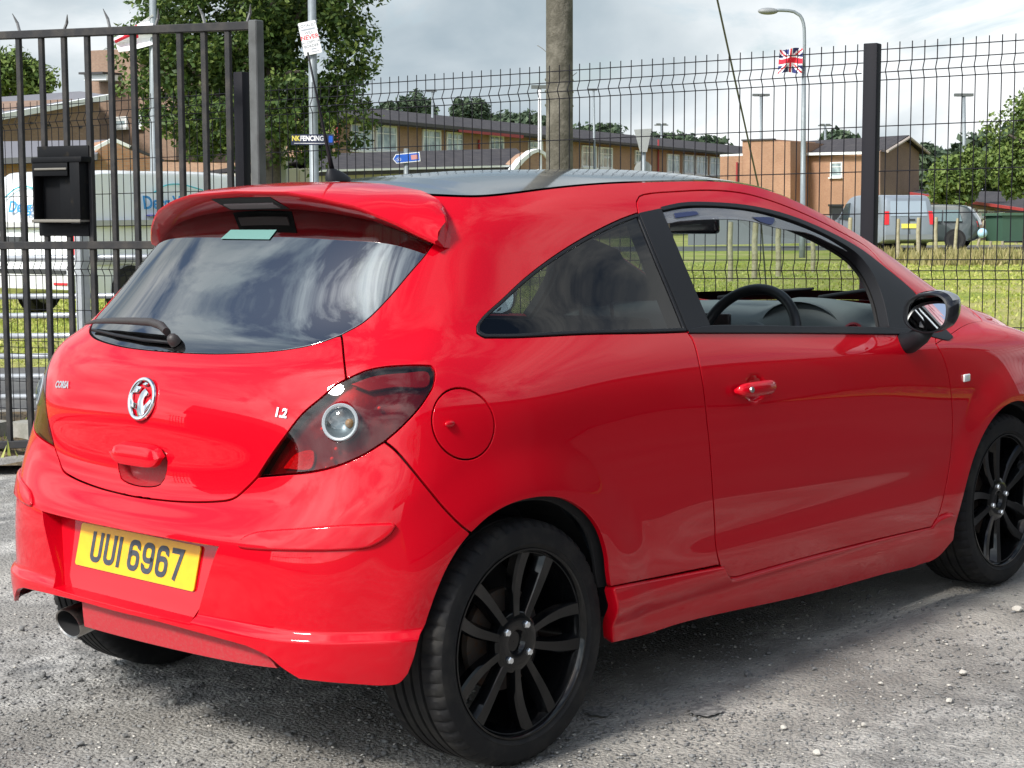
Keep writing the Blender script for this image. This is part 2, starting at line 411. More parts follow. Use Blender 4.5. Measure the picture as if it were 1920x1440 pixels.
def rearv(pts, step=.02):
    """trace a rear-view curve (right offset, z) onto the tail"""
    o = []
    for p in catmull(pts, step):
        h = cast((-2, -p[0], p[1]), (1, 0, 0)); o.append(h)
    return [h for h in o if h is not None]
def mir(poly): return [np.array((-p[0], p[1])) for p in poly][::-1]
# metric scales of the two surface coordinates
_au = np.concatenate([[0], np.cumsum(np.linalg.norm(np.diff(S0(np.linspace(0, 19, 191), np.full(191, 5.)), axis=0), axis=1))])
_at = np.concatenate([[0], np.cumsum(np.linalg.norm(np.diff(S0(np.full(121, 9.), np.linspace(0, TMAX-1e-5, 121)), axis=0), axis=1))])
_su = np.linspace(0, 19, 191); _st = np.linspace(0, TMAX, 121); AFULL = _au[-1]
def to_m(p):
    p = np.asarray(p, float); u = p[:, 0]; w = np.abs(u); over = w > 19; w2 = np.where(over, 38-w, w)
    a = np.interp(w2, _su, _au); a = np.where(over, 2*AFULL-a, a)*np.sign(u)
    return np.stack([a, np.interp(p[:, 1], _st, _at)], 1)
def from_m(q):
    q = np.asarray(q, float); a = q[:, 0]; w = np.abs(a); over = w > AFULL; w2 = np.where(over, 2*AFULL-w, w)
    u = np.interp(w2, _au, _su); u = np.where(over, 38-u, u)*np.sign(a)
    return np.stack([u, np.interp(q[:, 1], _at, _st)], 1)

def panel(name, outer, material, parent=None, holes=(), off=0.0, depth=.014, gap=.0022, sp=.014, rnd=.0016, dispf=None, close=False, hole_gap=None):
    """one sheet-metal, glass or trim piece cut out of the master surface, with a rounded rim turned inwards"""
    loops = []
    for k, l in enumerate([outer]+list(holes)):
        q = to_m(np.array(dedupe(list(l), 1e-4)))
        q = np.array(dedupe(list(q), .0025))
        # even out the border spacing
        e = []
        for a, b in zip(q, np.roll(q, -1, 0)):
            n_ = max(1, int(np.linalg.norm(b-a)/(sp*.9))); e += [a+(b-a)*i/n_ for i in range(n_)]
        g_ = gap if k == 0 else -(gap if hole_gap is None else hole_gap)
        loops.append(shrink(np.array(e), g_+rnd*(1 if k == 0 else -1)))
    lo, hi = loops[0].min(0), loops[0].max(0)
    gx, gy = np.meshgrid(np.arange(lo[0], hi[0], sp), np.arange(lo[1], hi[1], sp)); g = np.stack([gx.ravel(), gy.ravel()], 1)
    g[:, 0] += (np.arange(len(gy.ravel()))//gx.shape[1] % 2)*sp*.5
    keep = in_poly(g, shrink(loops[0], sp*.55))
    for h in loops[1:]: keep &= ~in_poly(g, shrink(h, -sp*.55))
    g = g[keep]
    pts = [tuple(p) for l in loops for p in l]+[tuple(p) for p in g]
    edges = []; base = 0
    for l in loops:
        n_ = len(l); edges += [(base+i, base+(i+1) % n_) for i in range(n_)]; base += n_
    vo, eo, fo, ov, oe, of = geometry.delaunay_2d_cdt([Vector(p) for p in pts], edges, [], 0, 1e-7)
    V2 = np.array([tuple(v) for v in vo]); F = np.array([f for f in fo])
    cen = V2[F].mean(1); ok = in_poly(cen, loops[0])
    for h in loops[1:]: ok &= ~in_poly(cen, h)
    F = F[ok]
    ut = from_m(V2); u, t = ut[:, 0], ut[:, 1]
    FN = SURF if dispf is None else (lambda a, b: SURF(a, b)+NRM0(a, b)*dispf(a, b)[..., None])
    nr = NSGN*normal(u, t, FN, .03); P = FN(u, t)+nr*off
    # keep triangles facing outwards
    a, b, c = P[F[:, 0]], P[F[:, 1]], P[F[:, 2]]; fl = np.sum(np.cross(b-a, c-a)*nr[F[:, 0]], 1) < 0
    F[fl] = F[fl][:, ::-1]
    verts = list(P); nors = list(nr); faces = [tuple(f) for f in F]
    # boundary edges (each used by one triangle)
    cnt = {}
    for f in faces:
        for i in range(3):
            e = (f[i], f[(i+1) % 3]); cnt[e] = cnt.get(e, 0)+1
    bd = [e for e in cnt if (e[1], e[0]) not in cnt]
    nxt = {}; prv = {}
    for a, b in bd: nxt[a] = b; prv[b] = a
    r1, r2 = {}, {}
    for a in nxt:
        if a not in prv: continue
        tg = P[nxt[a]]-P[prv[a]]; tg /= max(1e-9, np.linalg.norm(tg)); lat = np.cross(tg, nr[a]); lat /= max(1e-9, np.linalg.norm(lat))
        r1[a] = len(verts); verts.append(P[a]+lat*rnd-nr[a]*rnd); nors.append(lat)
        r2[a] = len(verts); verts.append(P[a]+lat*rnd-nr[a]*depth); nors.append(lat)
    for a, b in bd:
        if a in r1 and b in r1:
            faces.append((b, a, r1[a], r1[b])); faces.append((r1[b], r1[a], r2[a], r2[b]))
    o = mesh(name, verts, faces, material, parent or car, True)
    o.data.normals_split_custom_set_from_vertices([tuple(n_) for n_ in nors])
    return o
def NRM0(u, t): return NSGN*normal(u, t, SURF, .03)

# ------------------------------------------------------------------ lines sighted on the car
G_BOT = [(340, 661), (402, 663), (477, 660.7), (534, 655.5), (590, 645), (638.7, 628)]
G_SIDE = [(638.7, 628), (684, 602), (725, 562.5), (770, 510), (796, 480), (811, 459)]
TG_LOW = [(267, 933.5), (333, 940), (400, 940.5), (436.7, 935), (460, 917), (480, 897)]
LAMP_IN = [(483, 893.5), (506.7, 856.7), (533, 820), (566.7, 776.7), (601.7, 746.7), (633, 720), (649, 711.7)]
TG_SHUT = [(649, 711.7), (645, 675), (641.7, 640), (640, 629)]
LAMP_TOP = [(649, 711.7), (686.7, 695), (720, 688), (753, 685.5), (786.7, 685), (808, 686)]
LAMP_END = [(808, 686), (815, 693), (815.5, 711), (811, 728)]
LAMP_LOW = [(811, 728), (790, 760), (753, 800), (721, 828)]
LAMP_LOW2 = [(721, 828), (680, 853), (633, 873), (586.7, 884), (536.7, 889), (483, 893.5)]
B_SEAM = [(721, 828), (740, 843), (770, 876.7), (803, 916.7), (836.7, 956.7), (866.7, 986.7), (884, 1000)]
B_ARCH = [(884, 1000), (865, 1023.7), (842.5, 1061), (823.7, 1102.5), (808.7, 1143.7), (797.5, 1177.5), (790, 1192), (778.7, 1234), (767.5, 1264)]
B_BOT = [(767.5, 1264), (750, 1283), (715, 1288), (677.5, 1286), (640, 1283.5), (600, 1280), (560, 1275)]
B_BOT2 = [(560, 1275), (530, 1256), (500, 1232), (460, 1213)]
B_BOT3 = [(460, 1213), (376.7, 1190), (276.7, 1163), (230, 1152)]
Q_ARCH = [(884, 1000), (916.6, 970.5), (952.7, 949), (988.8, 937), (1025, 932.6), (1061, 938), (1097, 959.7), (1122.5, 992), (1137, 1035.5), (1142, 1079), (1145, 1101)]
SK_TOP1 = [(1145, 1101), (1200, 1090), (1280, 1074), (1350, 1060)]
D_REAR = [(1289, 622), (1300, 640), (1310, 676.7), (1320, 733), (1326, 790), (1330, 826.7), (1335, 893), (1340, 976.7), (1343, 1026.7), (1350, 1060)]
D_BOTC = [(1350, 1060), (1358, 1074), (1368, 1082), (1382, 1082)]
D_BOT = [(1382, 1082), (1513, 1045), (1646.7, 1011), (1747, 988)]
D_FRONT = [(1747, 988), (1758, 970), (1771, 925), (1781, 870), (1786, 803), (1784, 745), (1778, 700), (1768, 668), (1755, 645)]
D_FRONT2 = [(1755, 645), (1753, 625), (1742, 590), (1716, 548)]
D_TOP = [(1716, 548), (1655, 494), (1626, 464), (1580, 436.7), (1513, 403), (1446.7, 376.7), (1393, 362), (1333, 356.5), (1266.7, 359), (1216.7, 363), (1199, 368), (1194, 378), (1197, 399)]
BP_LINE = [(1197, 399), (1233, 486.7), (1266.7, 566.7), (1289, 622)]
QG_UP = [(1197, 399), (1160, 413), (1100, 443), (1040, 480), (986.7, 520), (940, 563), (905, 595), (894, 611), (894.5, 624), (910, 633)]
QG_BOT = [(910, 633), (966.7, 632.7), (1100, 626.5), (1233, 624), (1289, 622)]
W_TOP = [(1240, 392), (1280, 384), (1346.7, 384), (1413, 391.5), (1480, 409), (1546.7, 437.5), (1603, 471), (1627, 497), (1647, 533), (1660, 573), (1668, 614)]
W_BOT = [(1668, 614), (1513, 613), (1331, 611)]
W_REAR = [(1331, 611), (1285, 500), (1240, 392)]
SP_END = [(811, 459), (824, 446), (836, 425), (836, 405), (822, 385), (806, 371)]

g_bot = [np.array((0., tr(G_BOT)[0][1]))]+tr(G_BOT)[1:]
g_side = tr(G_SIDE)
gt_top = g_side[-1][1]+.5
half = g_bot+g_side[1:]+[np.array((g_side[-1][0]-.05, gt_top)), np.array((2.5, gt_top+.25)), np.array((1.2, gt_top+.35)), np.array((0., gt_top+.4))]
glass_out = [p for p in half]+mir(half)[1:-1]
tg_low = tr(TG_LOW); tg_low[0] = np.array((0., tg_low[0][1]))
lamp_in = tr(LAMP_IN); tg_shut = tr(TG_SHUT)
half = tg_low+lamp_in+tg_shut[1:]+g_bot[::-1][1:]
tailgate_out = half+mir(half)[1:-1]
DARKSEAL = mat('dull_rubber_seal', (.008, .008, .009), .9, 0, 0, 0)
RGLASS = glass_mat('tinted_rear_glass', (.05, .055, .058), 3.2)
SGLASS = glass_mat('tinted_quarter_glass', (.13, .145, .15), 1.45)
CGLASS = glass_mat('clear_glass', (.80, .88, .86), 1.5)
handle_hole = rearv([(-.105, .735), (-.085, .70), (.085, .70), (.105, .735), (.10, .775), (-.10, .775)], .02)
tailgate = panel('tailgate', tailgate_out, PAINT, holes=[handle_hole])
rear_glass = panel('rear_window', glass_out, RGLASS, off=-.002, depth=.006, gap=.003)
panel('window_seal', glass_out, DARKSEAL, holes=[from_m(shrink(to_m(np.array(glass_out)), .006))], off=-.004, depth=.006, gap=-.003, hole_gap=0, sp=.012)
# --- bumper
lamp_low2 = tr(LAMP_LOW2); b_seam = tr(B_SEAM); b_arch = tr(B_ARCH); b_bot = tr(B_BOT); b_bot2 = tr(B_BOT2); b_bot3 = tr(B_BOT3); b_bot3[-1] = np.array((0., b_bot3[-1][1]))
half = b_bot3[::-1]+b_bot2[::-1][1:]+b_bot[::-1][1:]+b_arch[::-1][1:]+b_seam[::-1][1:]+lamp_low2[1:]+tg_low[::-1]
bumper_out = half+mir(half)[1:-1]
REC = [(-.385, .586), (.385, .586), (.30, .395), (-.30, .395)]
rec = []
for a, b in zip(REC, REC[1:]+REC[:1]): rec += rearv([a, b], .03)[:-1]
bumper = panel('rear_bumper', bumper_out, PAINT, holes=[rec], hole_gap=0, rnd=.002, depth=.012, sp=.009)
# --- lamps
lamp_top = tr(LAMP_TOP); lamp_end = tr(LAMP_END); lamp_low = tr(LAMP_LOW)
lamp_out = lamp_in+lamp_top[1:]+lamp_end[1:]+lamp_low[1:]+lamp_low2[1:]
# --- flank
q_arch = tr(Q_ARCH); sk_top1 = tr(SK_TOP1); d_rear = tr(D_REAR); d_botc = tr(D_BOTC); d_bot = tr(D_BOT); d_front = tr(D_FRONT); d_front2 = tr(D_FRONT2); d_top = tr(D_TOP)
bp_line = tr(BP_LINE); qg_up = tr(QG_UP); qg_bot = tr(QG_BOT); sp_end = tr(SP_END)
DT = TMAX-.02
ditch = [np.array((u, DT)) for u in np.linspace(sp_end[-1][0], 14.0, 60)]
aroot = [np.array((14.0, t)) for t in np.linspace(DT, 8.9, 12)]
join = [aroot[-1], d_front2[0]]
frame_r = (tg_shut[::-1][:0]+g_side+sp_end[1:]+ditch+aroot[1:]+list(reversed(d_front[-1:]))+d_front2[1:]+d_top[1:]
           +qg_up[1:]+qg_bot[1:]+d_rear[1:]+sk_top1[::-1][1:]+q_arch[::-1][1:]+b_seam[::-1][1:]+lamp_low[::-1][1:]+lamp_end[::-1][1:]+lamp_top[::-1][1:]+tg_shut[1:])
fuel_c = cast(CC, view_ray(872.5, 795)); fc = SURF(np.array([fuel_c[0]]), np.array([fuel_c[1]]))[0]
fuel_hole = side([(fc[0]+.083*math.cos(a), fc[2]+.083*math.sin(a)) for a in np.linspace(0, 2*math.pi, 40)], .02)
W_IN = outline(W_TOP, W_BOT, W_REAR)
w_in = tr(W_TOP)+tr(W_BOT)[1:]+tr(W_REAR)[1:-1]
door_r = d_rear+d_botc[1:]+d_bot[1:]+d_front[1:]+d_front2[1:]+d_top[1:]+bp_line[1:-1]
# front wing, right
wc, wr = (2.511, .305), .352
a_arch = [(wc[0]-wr*math.cos(a), wc[1]+wr*math.sin(a)) for a in np.linspace(R(-8), R(188), 50)]
arch_f = side(a_arch)
wing_top = [np.array((u, 9.4+.2*(u-14)*.3)) for u in np.linspace(17.0, 14.0, 20)]
wing_r = list(reversed(d_front))[:0]+[d_bot[-1]]+arch_f+side([(2.87, .27), (2.95, .36), (3.0, .5), (2.99, .62), (3.03, .70)])+[np.array((17., 8.6))]+wing_top+aroot[-1:]+d_front[::-1][:-1]
sk_bot = tr([(1783, 1010), (1747, 1047), (1646.7, 1077), (1513, 1113), (1280, 1165), (1200, 1190), (1143, 1204)])
sk_front = tr([(1747, 988), (1760, 970), (1786, 962), (1785, 1000), (1783, 1010)])
skirt_r = sk_top1+d_botc[1:]+d_bot[1:]+sk_front[1:]+sk_bot[1:]+tr([(1143, 1204), (1147, 1150), (1145, 1101)])[1:-1]
def both(name, poly, material, holes=(), **k):
    a = panel(name, poly, material, holes=holes, **k); b = panel(name, mir(poly), material, holes=[mir(h) for h in holes], **k)
    return a, b
frames = (panel('body_side_frame', frame_r, PAINT, holes=[fuel_hole]), panel('body_side_frame', mir(frame_r), PAINT))
hdl = SURF(*[np.array([q]) for q in cast(CC, view_ray(1416, 727.5))])[0]
def door_dent(u, t):
    p = SURF(u, t); r_ = np.sqrt(((p[..., 0]-hdl[0])/.050)**2+((p[..., 2]-hdl[2])/.040)**2); return -.022*(1-smooth(r_, .45, 1.0))
doors = both('door', door_r, PAINT, holes=[w_in], hole_gap=0, depth=.02, dispf=door_dent, sp=.011)
wings = both('front_wing', wing_r, PAINT)
def skirt_form(u, t):
    z = SURF(u, t)[..., 2]; return .010*np.exp(-((z-.345)/.030)**2)-.006*np.exp(-((z-.285)/.022)**2)
skirts = both('side_skirt', skirt_r, PAINT, off=.012, depth=.034, gap=.0, rnd=.007, dispf=skirt_form, sp=.010)
# front bumper and bonnet (far end of the car)
nose = [p for p in side([(2.87, .27), (2.95, .36), (3.0, .5), (2.99, .62), (3.03, .70)])]+[np.array((17., 8.6))]
nl = [np.array((38-p[0], p[1])) for p in nose]
fb = [np.array((u, .9)) for u in np.linspace(nose[0][0], 38-nose[0][0], 30)]
panel('front_bumper', nose[::-1]+fb[1:-1]+nl+[np.array((u, 8.6)) for u in np.linspace(21, 17, 20)][1:-1], PAINT, sp=.02)
hb = [np.array((u, 9.4+.06*(u-14))) for u in np.linspace(14.02, 17.0, 14)]+[np.array((17.0, 8.6))]
hood_out = hb+[np.array((u, 8.6)) for u in np.linspace(17, 21, 20)][1:-1]+[np.array((38-p[0], p[1])) for p in hb[::-1]]+[np.array((u, DT)) for u in np.linspace(23.98, 14.02, 40)]
panel('bonnet', hood_out, PAINT, sp=.016, gap=.0012)
# ------------------------------------------------------------------ roof, windscreen and rear bonnet strip between the two roof lines
TCX = np.array([0,0,0,0,0,0,0,0,0,0,0,.02,.06,.12,.16,.10,.05,.02,.0,0.])
TCZ = np.array([0,.004,.012,.022,.032,.042,.05,.053,.051,.05,.047,.048,.045,.035,.012,.012,.01,.006,.002,0.])
def TOP(s, w):
    e = S0(s, np.full(np.shape(s), TMAX-1e-5)); k = (1-np.asarray(w)**2)
    ii = np.arange(20.); bx = np.interp(s, ii, TCX); bz = np.interp(s, ii, TCZ)
    return np.stack([e[..., 0]+bx*k, e[..., 1]*w, e[..., 2]+bz*k], -1)
def strip(name, s0, s1, material, w0=-1., w1=1., ns=60, nw=40, off=0.0, thick=0.0):
    s, w = np.meshgrid(np.linspace(s0, s1, ns), np.linspace(w0, w1, nw)); P = TOP(s, w)
    ds = TOP(s+.03, w)-TOP(s-.03, w); dw = TOP(s, w+.02)-TOP(s, w-.02); n = np.cross(ds, dw); n /= np.maximum(1e-9, np.linalg.norm(n, axis=-1))[..., None]
    n *= np.sign(n[..., 2:3]+1e-9); P = P+n*off
    v = P.reshape(-1, 3); f = [(j*ns+i, j*ns+i+1, (j+1)*ns+i+1, (j+1)*ns+i) for j in range(nw-1) for i in range(ns-1)]
    if TOP(np.array(5.), np.array(.5))[1] < 0: f = [q[::-1] for q in f]
    o = mesh(name, v, f, material, car, True)
    o.data.normals_split_custom_set_from_vertices([tuple(q) for q in n.reshape(-1, 3)])
    return o
strip('roof', 1.2, 11.55, ROOFBLACK, -.992, .992, 80, 44, off=.001)
strip('windscreen', 11.62, 14.05, CGLASS, -.985, .985, 40, 40)
strip('scuttle_panel', 14.05, 15.0, TRIM, -1, 1, 14, 30, off=-.001)
strip('bonnet_rear_edge', 15.0, 19.0, PAINT, -1, 1, 24, 30, off=-.002)
# ------------------------------------------------------------------ car details
def sight(px, py, **k):
    d = view_ray(px, py); ax, v = list(k.items())[0]; i = 'xyz'.index(ax); return Vector(CC+d*((v-CC[i])/d[i]))
def onbody(px, py, off=0.0, ut=None):
    h = cast(CC, view_ray(px, py)) if ut is None else ut
    u, t = np.array([h[0]]), np.array([h[1]]); n = NRM(u, t)[0]; p = SURF(u, t)[0]
    return Vector(p+n*off), Vector(n)
def loft(name, rows, material, parent=car, closed=False, auto=35, cap=False):
    bm = bmesh.new(); V = [[bm.verts.new(p) for p in r] for r in rows]; n = len(rows[0])
    for a, b in zip(V, V[1:]):
        for i in range(n if closed else n-1):
            j = (i+1) % n; bm.faces.new((a[i], a[j], b[j], b[i]))
    if cap and cap != 'end': bm.faces.new(V[0][::-1])
    if cap: bm.faces.new(V[-1])
    return bm_obj(name, bm, material, parent, auto=auto)
def bevel_box(name, c, s, material, parent=car, r=.005, rot=None, seg=3, taper=None):
    bm = bmesh.new(); add_box(bm, (0, 0, 0), s, taper=taper)
    bmesh.ops.bevel(bm, geom=bm.edges[:], offset=min(r, min(s)*.49), segments=seg, affect='EDGES', profile=.5)
    Mx = Matrix.Translation(Vector(c)) @ (rot.to_4x4() if rot is not None else Matrix())
    bm.transform(Mx)
    return bm_obj(name, bm, material, parent, auto=40)
# dark inner skins behind the shut lines
for poly, hl, of in ((tailgate_out, [], -.045), (frame_r, [], -.035), (mir(frame_r), [], -.035), (door_r, [w_in], -.04), (mir(door_r), [mir(w_in)], -.04), (wing_r, [], -.035), (mir(wing_r), [], -.035)):
    panel('inner_skin', poly, DARK, holes=hl, off=of, gap=-.010, hole_gap=0, sp=.03, depth=.01)
bk = []
for a, b in zip([(-.62, .60), (.62, .60), (.62, .74), (-.62, .74)], [(.62, .60), (.62, .74), (-.62, .74), (-.62, .60)]): bk += rearv([a, b], .03)[:-1]
panel('inner_skin', bk, DARK, off=-.06, gap=0, sp=.03, depth=.01)
bm = bmesh.new(); add_box(bm, (1.45, 0, .225), (3.2, 1.40, .08)); add_box(bm, (2.62, 0, .60), (.03, 1.36, .62)); add_box(bm, (-.38, 0, .50), (.03, 1.10, .28))
bm_obj('floor_pan', bm, DARK, car)
# wheel housings
for wx in (0, 2.511):
    for s in (-1, 1):
        bm = bmesh.new(); add_lathe(bm, [(.372, (.76 if wx == 0 else .80)*s), (.372, .52*s), (.02, .52*s)], (wx, 0, .305), (0, 1, 0), 40)
        for f in list(bm.faces):
            if min(v.co.z for v in f.verts) < (.33 if f.calc_center_median().x < -.15 else .24): bm.faces.remove(f)
        bm_obj('wheel_housing', bm, DARK, car)
# ---- wheels
RT = .3054
def tyre_mesh():
    pr = [(.222, -.088), (.233, -.098), (.245, -.104), (.262, -.1075), (.280, -.106), (.292, -.101), (.299, -.094), (.3030, -.085), (.3043, -.075)]
    for gc in (-.050, -.017, .017, .050):
        pr += [(RT-.0004, gc-.0052), (RT-.008, gc-.0040), (RT-.008, gc+.0040), (RT-.0004, gc+.0052)]
    pr += [(.3043, .075), (.3030, .085), (.299, .094), (.292, .101), (.287, .1045), (.285, .1048), (.280, .106), (.262, .1075), (.250, .106), (.2475, .1072), (.245, .1045), (.238, .1005), (.233, .098), (.222, .088)]
    seg = 216; V = []; F = []
    for k in range(seg):
        a = 2*math.pi*k/seg
        for r_, h in pr:
            if abs(h) > .060 and r_ > .290 and k % 4 == 0: r_ -= .0055*min(1, (abs(h)-.055)/.02)
            elif .024 < abs(h) < .043 and r_ > .30 and k % 6 == 0: r_ -= .003
            V.append((r_*math.cos(a), -h, r_*math.sin(a)))
    n = len(pr)
    for k in range(seg):
        for i in range(n-1):
            a, b = k*n+i, ((k+1) % seg)*n+i; F.append((a, b, b+1, a+1))
    me = bpy.data.meshes.new('tyre'); me.from_pydata(V, [], F); me.update(); return me
def finish(me, m_, ang=32):
    bm = bmesh.new(); bm.from_mesh(me); bmesh.ops.recalc_face_normals(bm, faces=bm.faces); bm.to_mesh(me); bm.free()
    me.materials.append(m_); me.polygons.foreach_set('use_smooth', [True]*len(me.polygons)); me.set_sharp_from_angle(angle=R(ang)); return me
TYRE = finish(tyre_mesh(), RUBBER, 28)
RIMM = mat('black_alloy', (.0030, .0032, .0038), .10, 0, 0, .38)
def rim_mesh():
    bm = bmesh.new()
    add_lathe(bm, [(.2345, .094), (.2365, .099), (.2350, .1025), (.2305, .1025), (.2265, .098), (.2240, .088), (.2190, .078), (.2150, .060), (.205, .02), (.200, -.09), (.236, -.10)], (0, 0, 0), (0, -1, 0), 96)
    add_lathe(bm, [(.001, .066), (.024, .066), (.0265, .071), (.031, .077), (.040, .079), (.066, .079), (.076, .074), (.080, .050), (.05, .02), (.03, .02)], (0, 0, 0), (0, -1, 0), 48)
    for q in range(5):
        for s in (-1, 1):
            rows = []
            for i in range(9):
                k = i/8.0; rad = .060+.163*k
                ac = R(90-12+72*q)+s*(R(15.5)*(1-k)+R(11.0)*k)+s*R(1.5)*math.sin(k*math.pi)
                wd = .0135+.0085*k**1.3; hh = .079+.012*k**1.4-.004*math.sin(k*math.pi); th = .030+.004*k
                er = Vector((math.cos(ac), 0, math.sin(ac))); et = Vector((-math.sin(ac), 0, math.cos(ac))); ez = Vector((0, -1, 0))
                c = er*rad
                rows.append([c+et*(-wd*s*1.12)+ez*(hh-.014-.010*k), c+et*(-wd*s*.55)+ez*(hh-.001), c+et*(wd*s*.80)+ez*hh, c+et*(wd*s*1.05)+ez*(hh-.006), c+et*(wd*s*.9)+ez*(hh-th), c+et*(-wd*s)+ez*(hh-th)])
            V = [[bm.verts.new(p) for p in r_] for r_ in rows]
            for a, b in zip(V, V[1:]):
                for i in range(6): j = (i+1) % 6; bm.faces.new((a[i], a[j], b[j], b[i]))
            bm.faces.new(V[0]); bm.faces.new(V[-1][::-1])
    me = bpy.data.meshes.new('rim'); bmesh.ops.recalc_face_normals(bm, faces=bm.faces); bm.to_mesh(me); bm.free(); return me
RIM = finish(rim_mesh(), RIMM, 38)
def disc_mesh():
    bm = bmesh.new(); add_lathe(bm, [(.055, .03), (.128, .03), (.128, .012), (.055, .012)], (0, 0, 0), (0, -1, 0), 48, closed=True)
    me = bpy.data.meshes.new('brake_disc'); bm.to_mesh(me); bm.free(); return me
DISC = finish(disc_mesh(), mat('rusty_disc', (.09, .075, .065), .55, .6, noise=(50, (.12, .06, .035), .5, .7, 4)))
def bolt_mesh():
    bm = bmesh.new(); add_lathe(bm, [(.0005, .012), (.0075, .012), (.0098, .009), (.0098, 0)], (0, 0, 0), (0, -1, 0), 6)
    me = bpy.data.meshes.new('wheel_bolt'); bm.to_mesh(me); bm.free(); return me
BOLT = finish(bolt_mesh(), mat('zinc_bolt', (.78, .80, .82), .22, .9), 20)
WHEEL_Y = .7290
for wx in (0.0, 2.511):
    for s in (1, -1):
        w = empty('wheel', (wx, -WHEEL_Y*s, .3054), 0 if s > 0 else math.pi, car)
        w.rotation_euler = (0, R(6 if wx == 0 else 40), 0 if s > 0 else math.pi)
        link('tyre', TYRE, None, w); link('rim', RIM, None, w); link('brake_disc', DISC, None, w)
        for q in range(4):
            a = R(45+90*q+12); b_ = link('wheel_bolt', BOLT, None, w); b_.location = (.050*math.cos(a), -.076, .050*math.sin(a))
# ---- roof spoiler
ys = np.concatenate([np.linspace(-.598, -.50, 8), np.linspace(-.47, .47, 33), np.linspace(.50, .598, 8)])
rows = []
for y in ys:
    a = abs(y); k3 = (a/.6)**3
    tex, tez = -.195+.15*k3, np.interp(a, [0, .2, .3, .42, .51, .565, .605], [1.427, 1.4215, 1.407, 1.381, 1.341, 1.309, 1.286])
    unx, unz = -.10+.09*k3, np.interp(a, [0, .13, .28, .4, .49, .56, .605], [1.377, 1.374, 1.361, 1.341, 1.314, 1.285, 1.272])
    rx, rz = np.interp(a, [0, .3, .45, .53, .58, .605], [.06, .07, .07, .05, .03, .0]), np.interp(a, [0, .2, .3, .45, .53, .58, .605], [1.449, 1.445, 1.438, 1.416, 1.393, 1.362, 1.335])
    mz = (tez+rz)/2+.006+.004*(a/.6); mx_ = (tex+rx)/2
    yr = y*(1-.03*k3); rows.append([(rx+.01, yr, rz-.03), (rx, yr, rz), ((mx_+rx)/2, y, (mz+rz)/2+.003), (mx_, y, mz), ((mx_+tex)/2, y, (mz+tez)/2+.004), (tex+.012, y, tez+.0035), (tex+.002, y, tez), (tex+.004, y, tez-.007), (tex*.4+unx*.6, y, tez*.42+unz*.58-.004), (unx, y, unz), (unx+.05, y, unz-.004)])
spoiler = loft('roof_spoiler', rows, PAINT, cap=False, auto=50)
for e in (rows[0], rows[-1]):
    bm = bmesh.new(); bm.faces.new([bm.verts.new(p) for p in e]); bm_obj('spoiler_end', bm, PAINT, spoiler)
# high-level stop lamp in its recess under the spoiler
def under(y, a0, a1, th):
    d = Vector((.905, 0, -.425)); nn = Vector((-.425, 0, -.905)); p0 = Vector((-.188, y, 1.417)); return [p0+d*a0-nn*.01, p0+d*a0+nn*th, p0+d*a1+nn*th, p0+d*a1-nn*.01]
loft('high_stop_lamp_recess', [under(y, .016, .086, .0035) for y in np.linspace(-.125, .125, 11)], DARK, spoiler, closed=True, auto=30, cap=True)
loft('high_stop_lamp', [under(y, .045, .072, .007) for y in np.linspace(-.105, .105, 9)], mat('frosted_lamp_lens', (.20, .16, .165), .5), spoiler, closed=True, auto=30, cap=True)
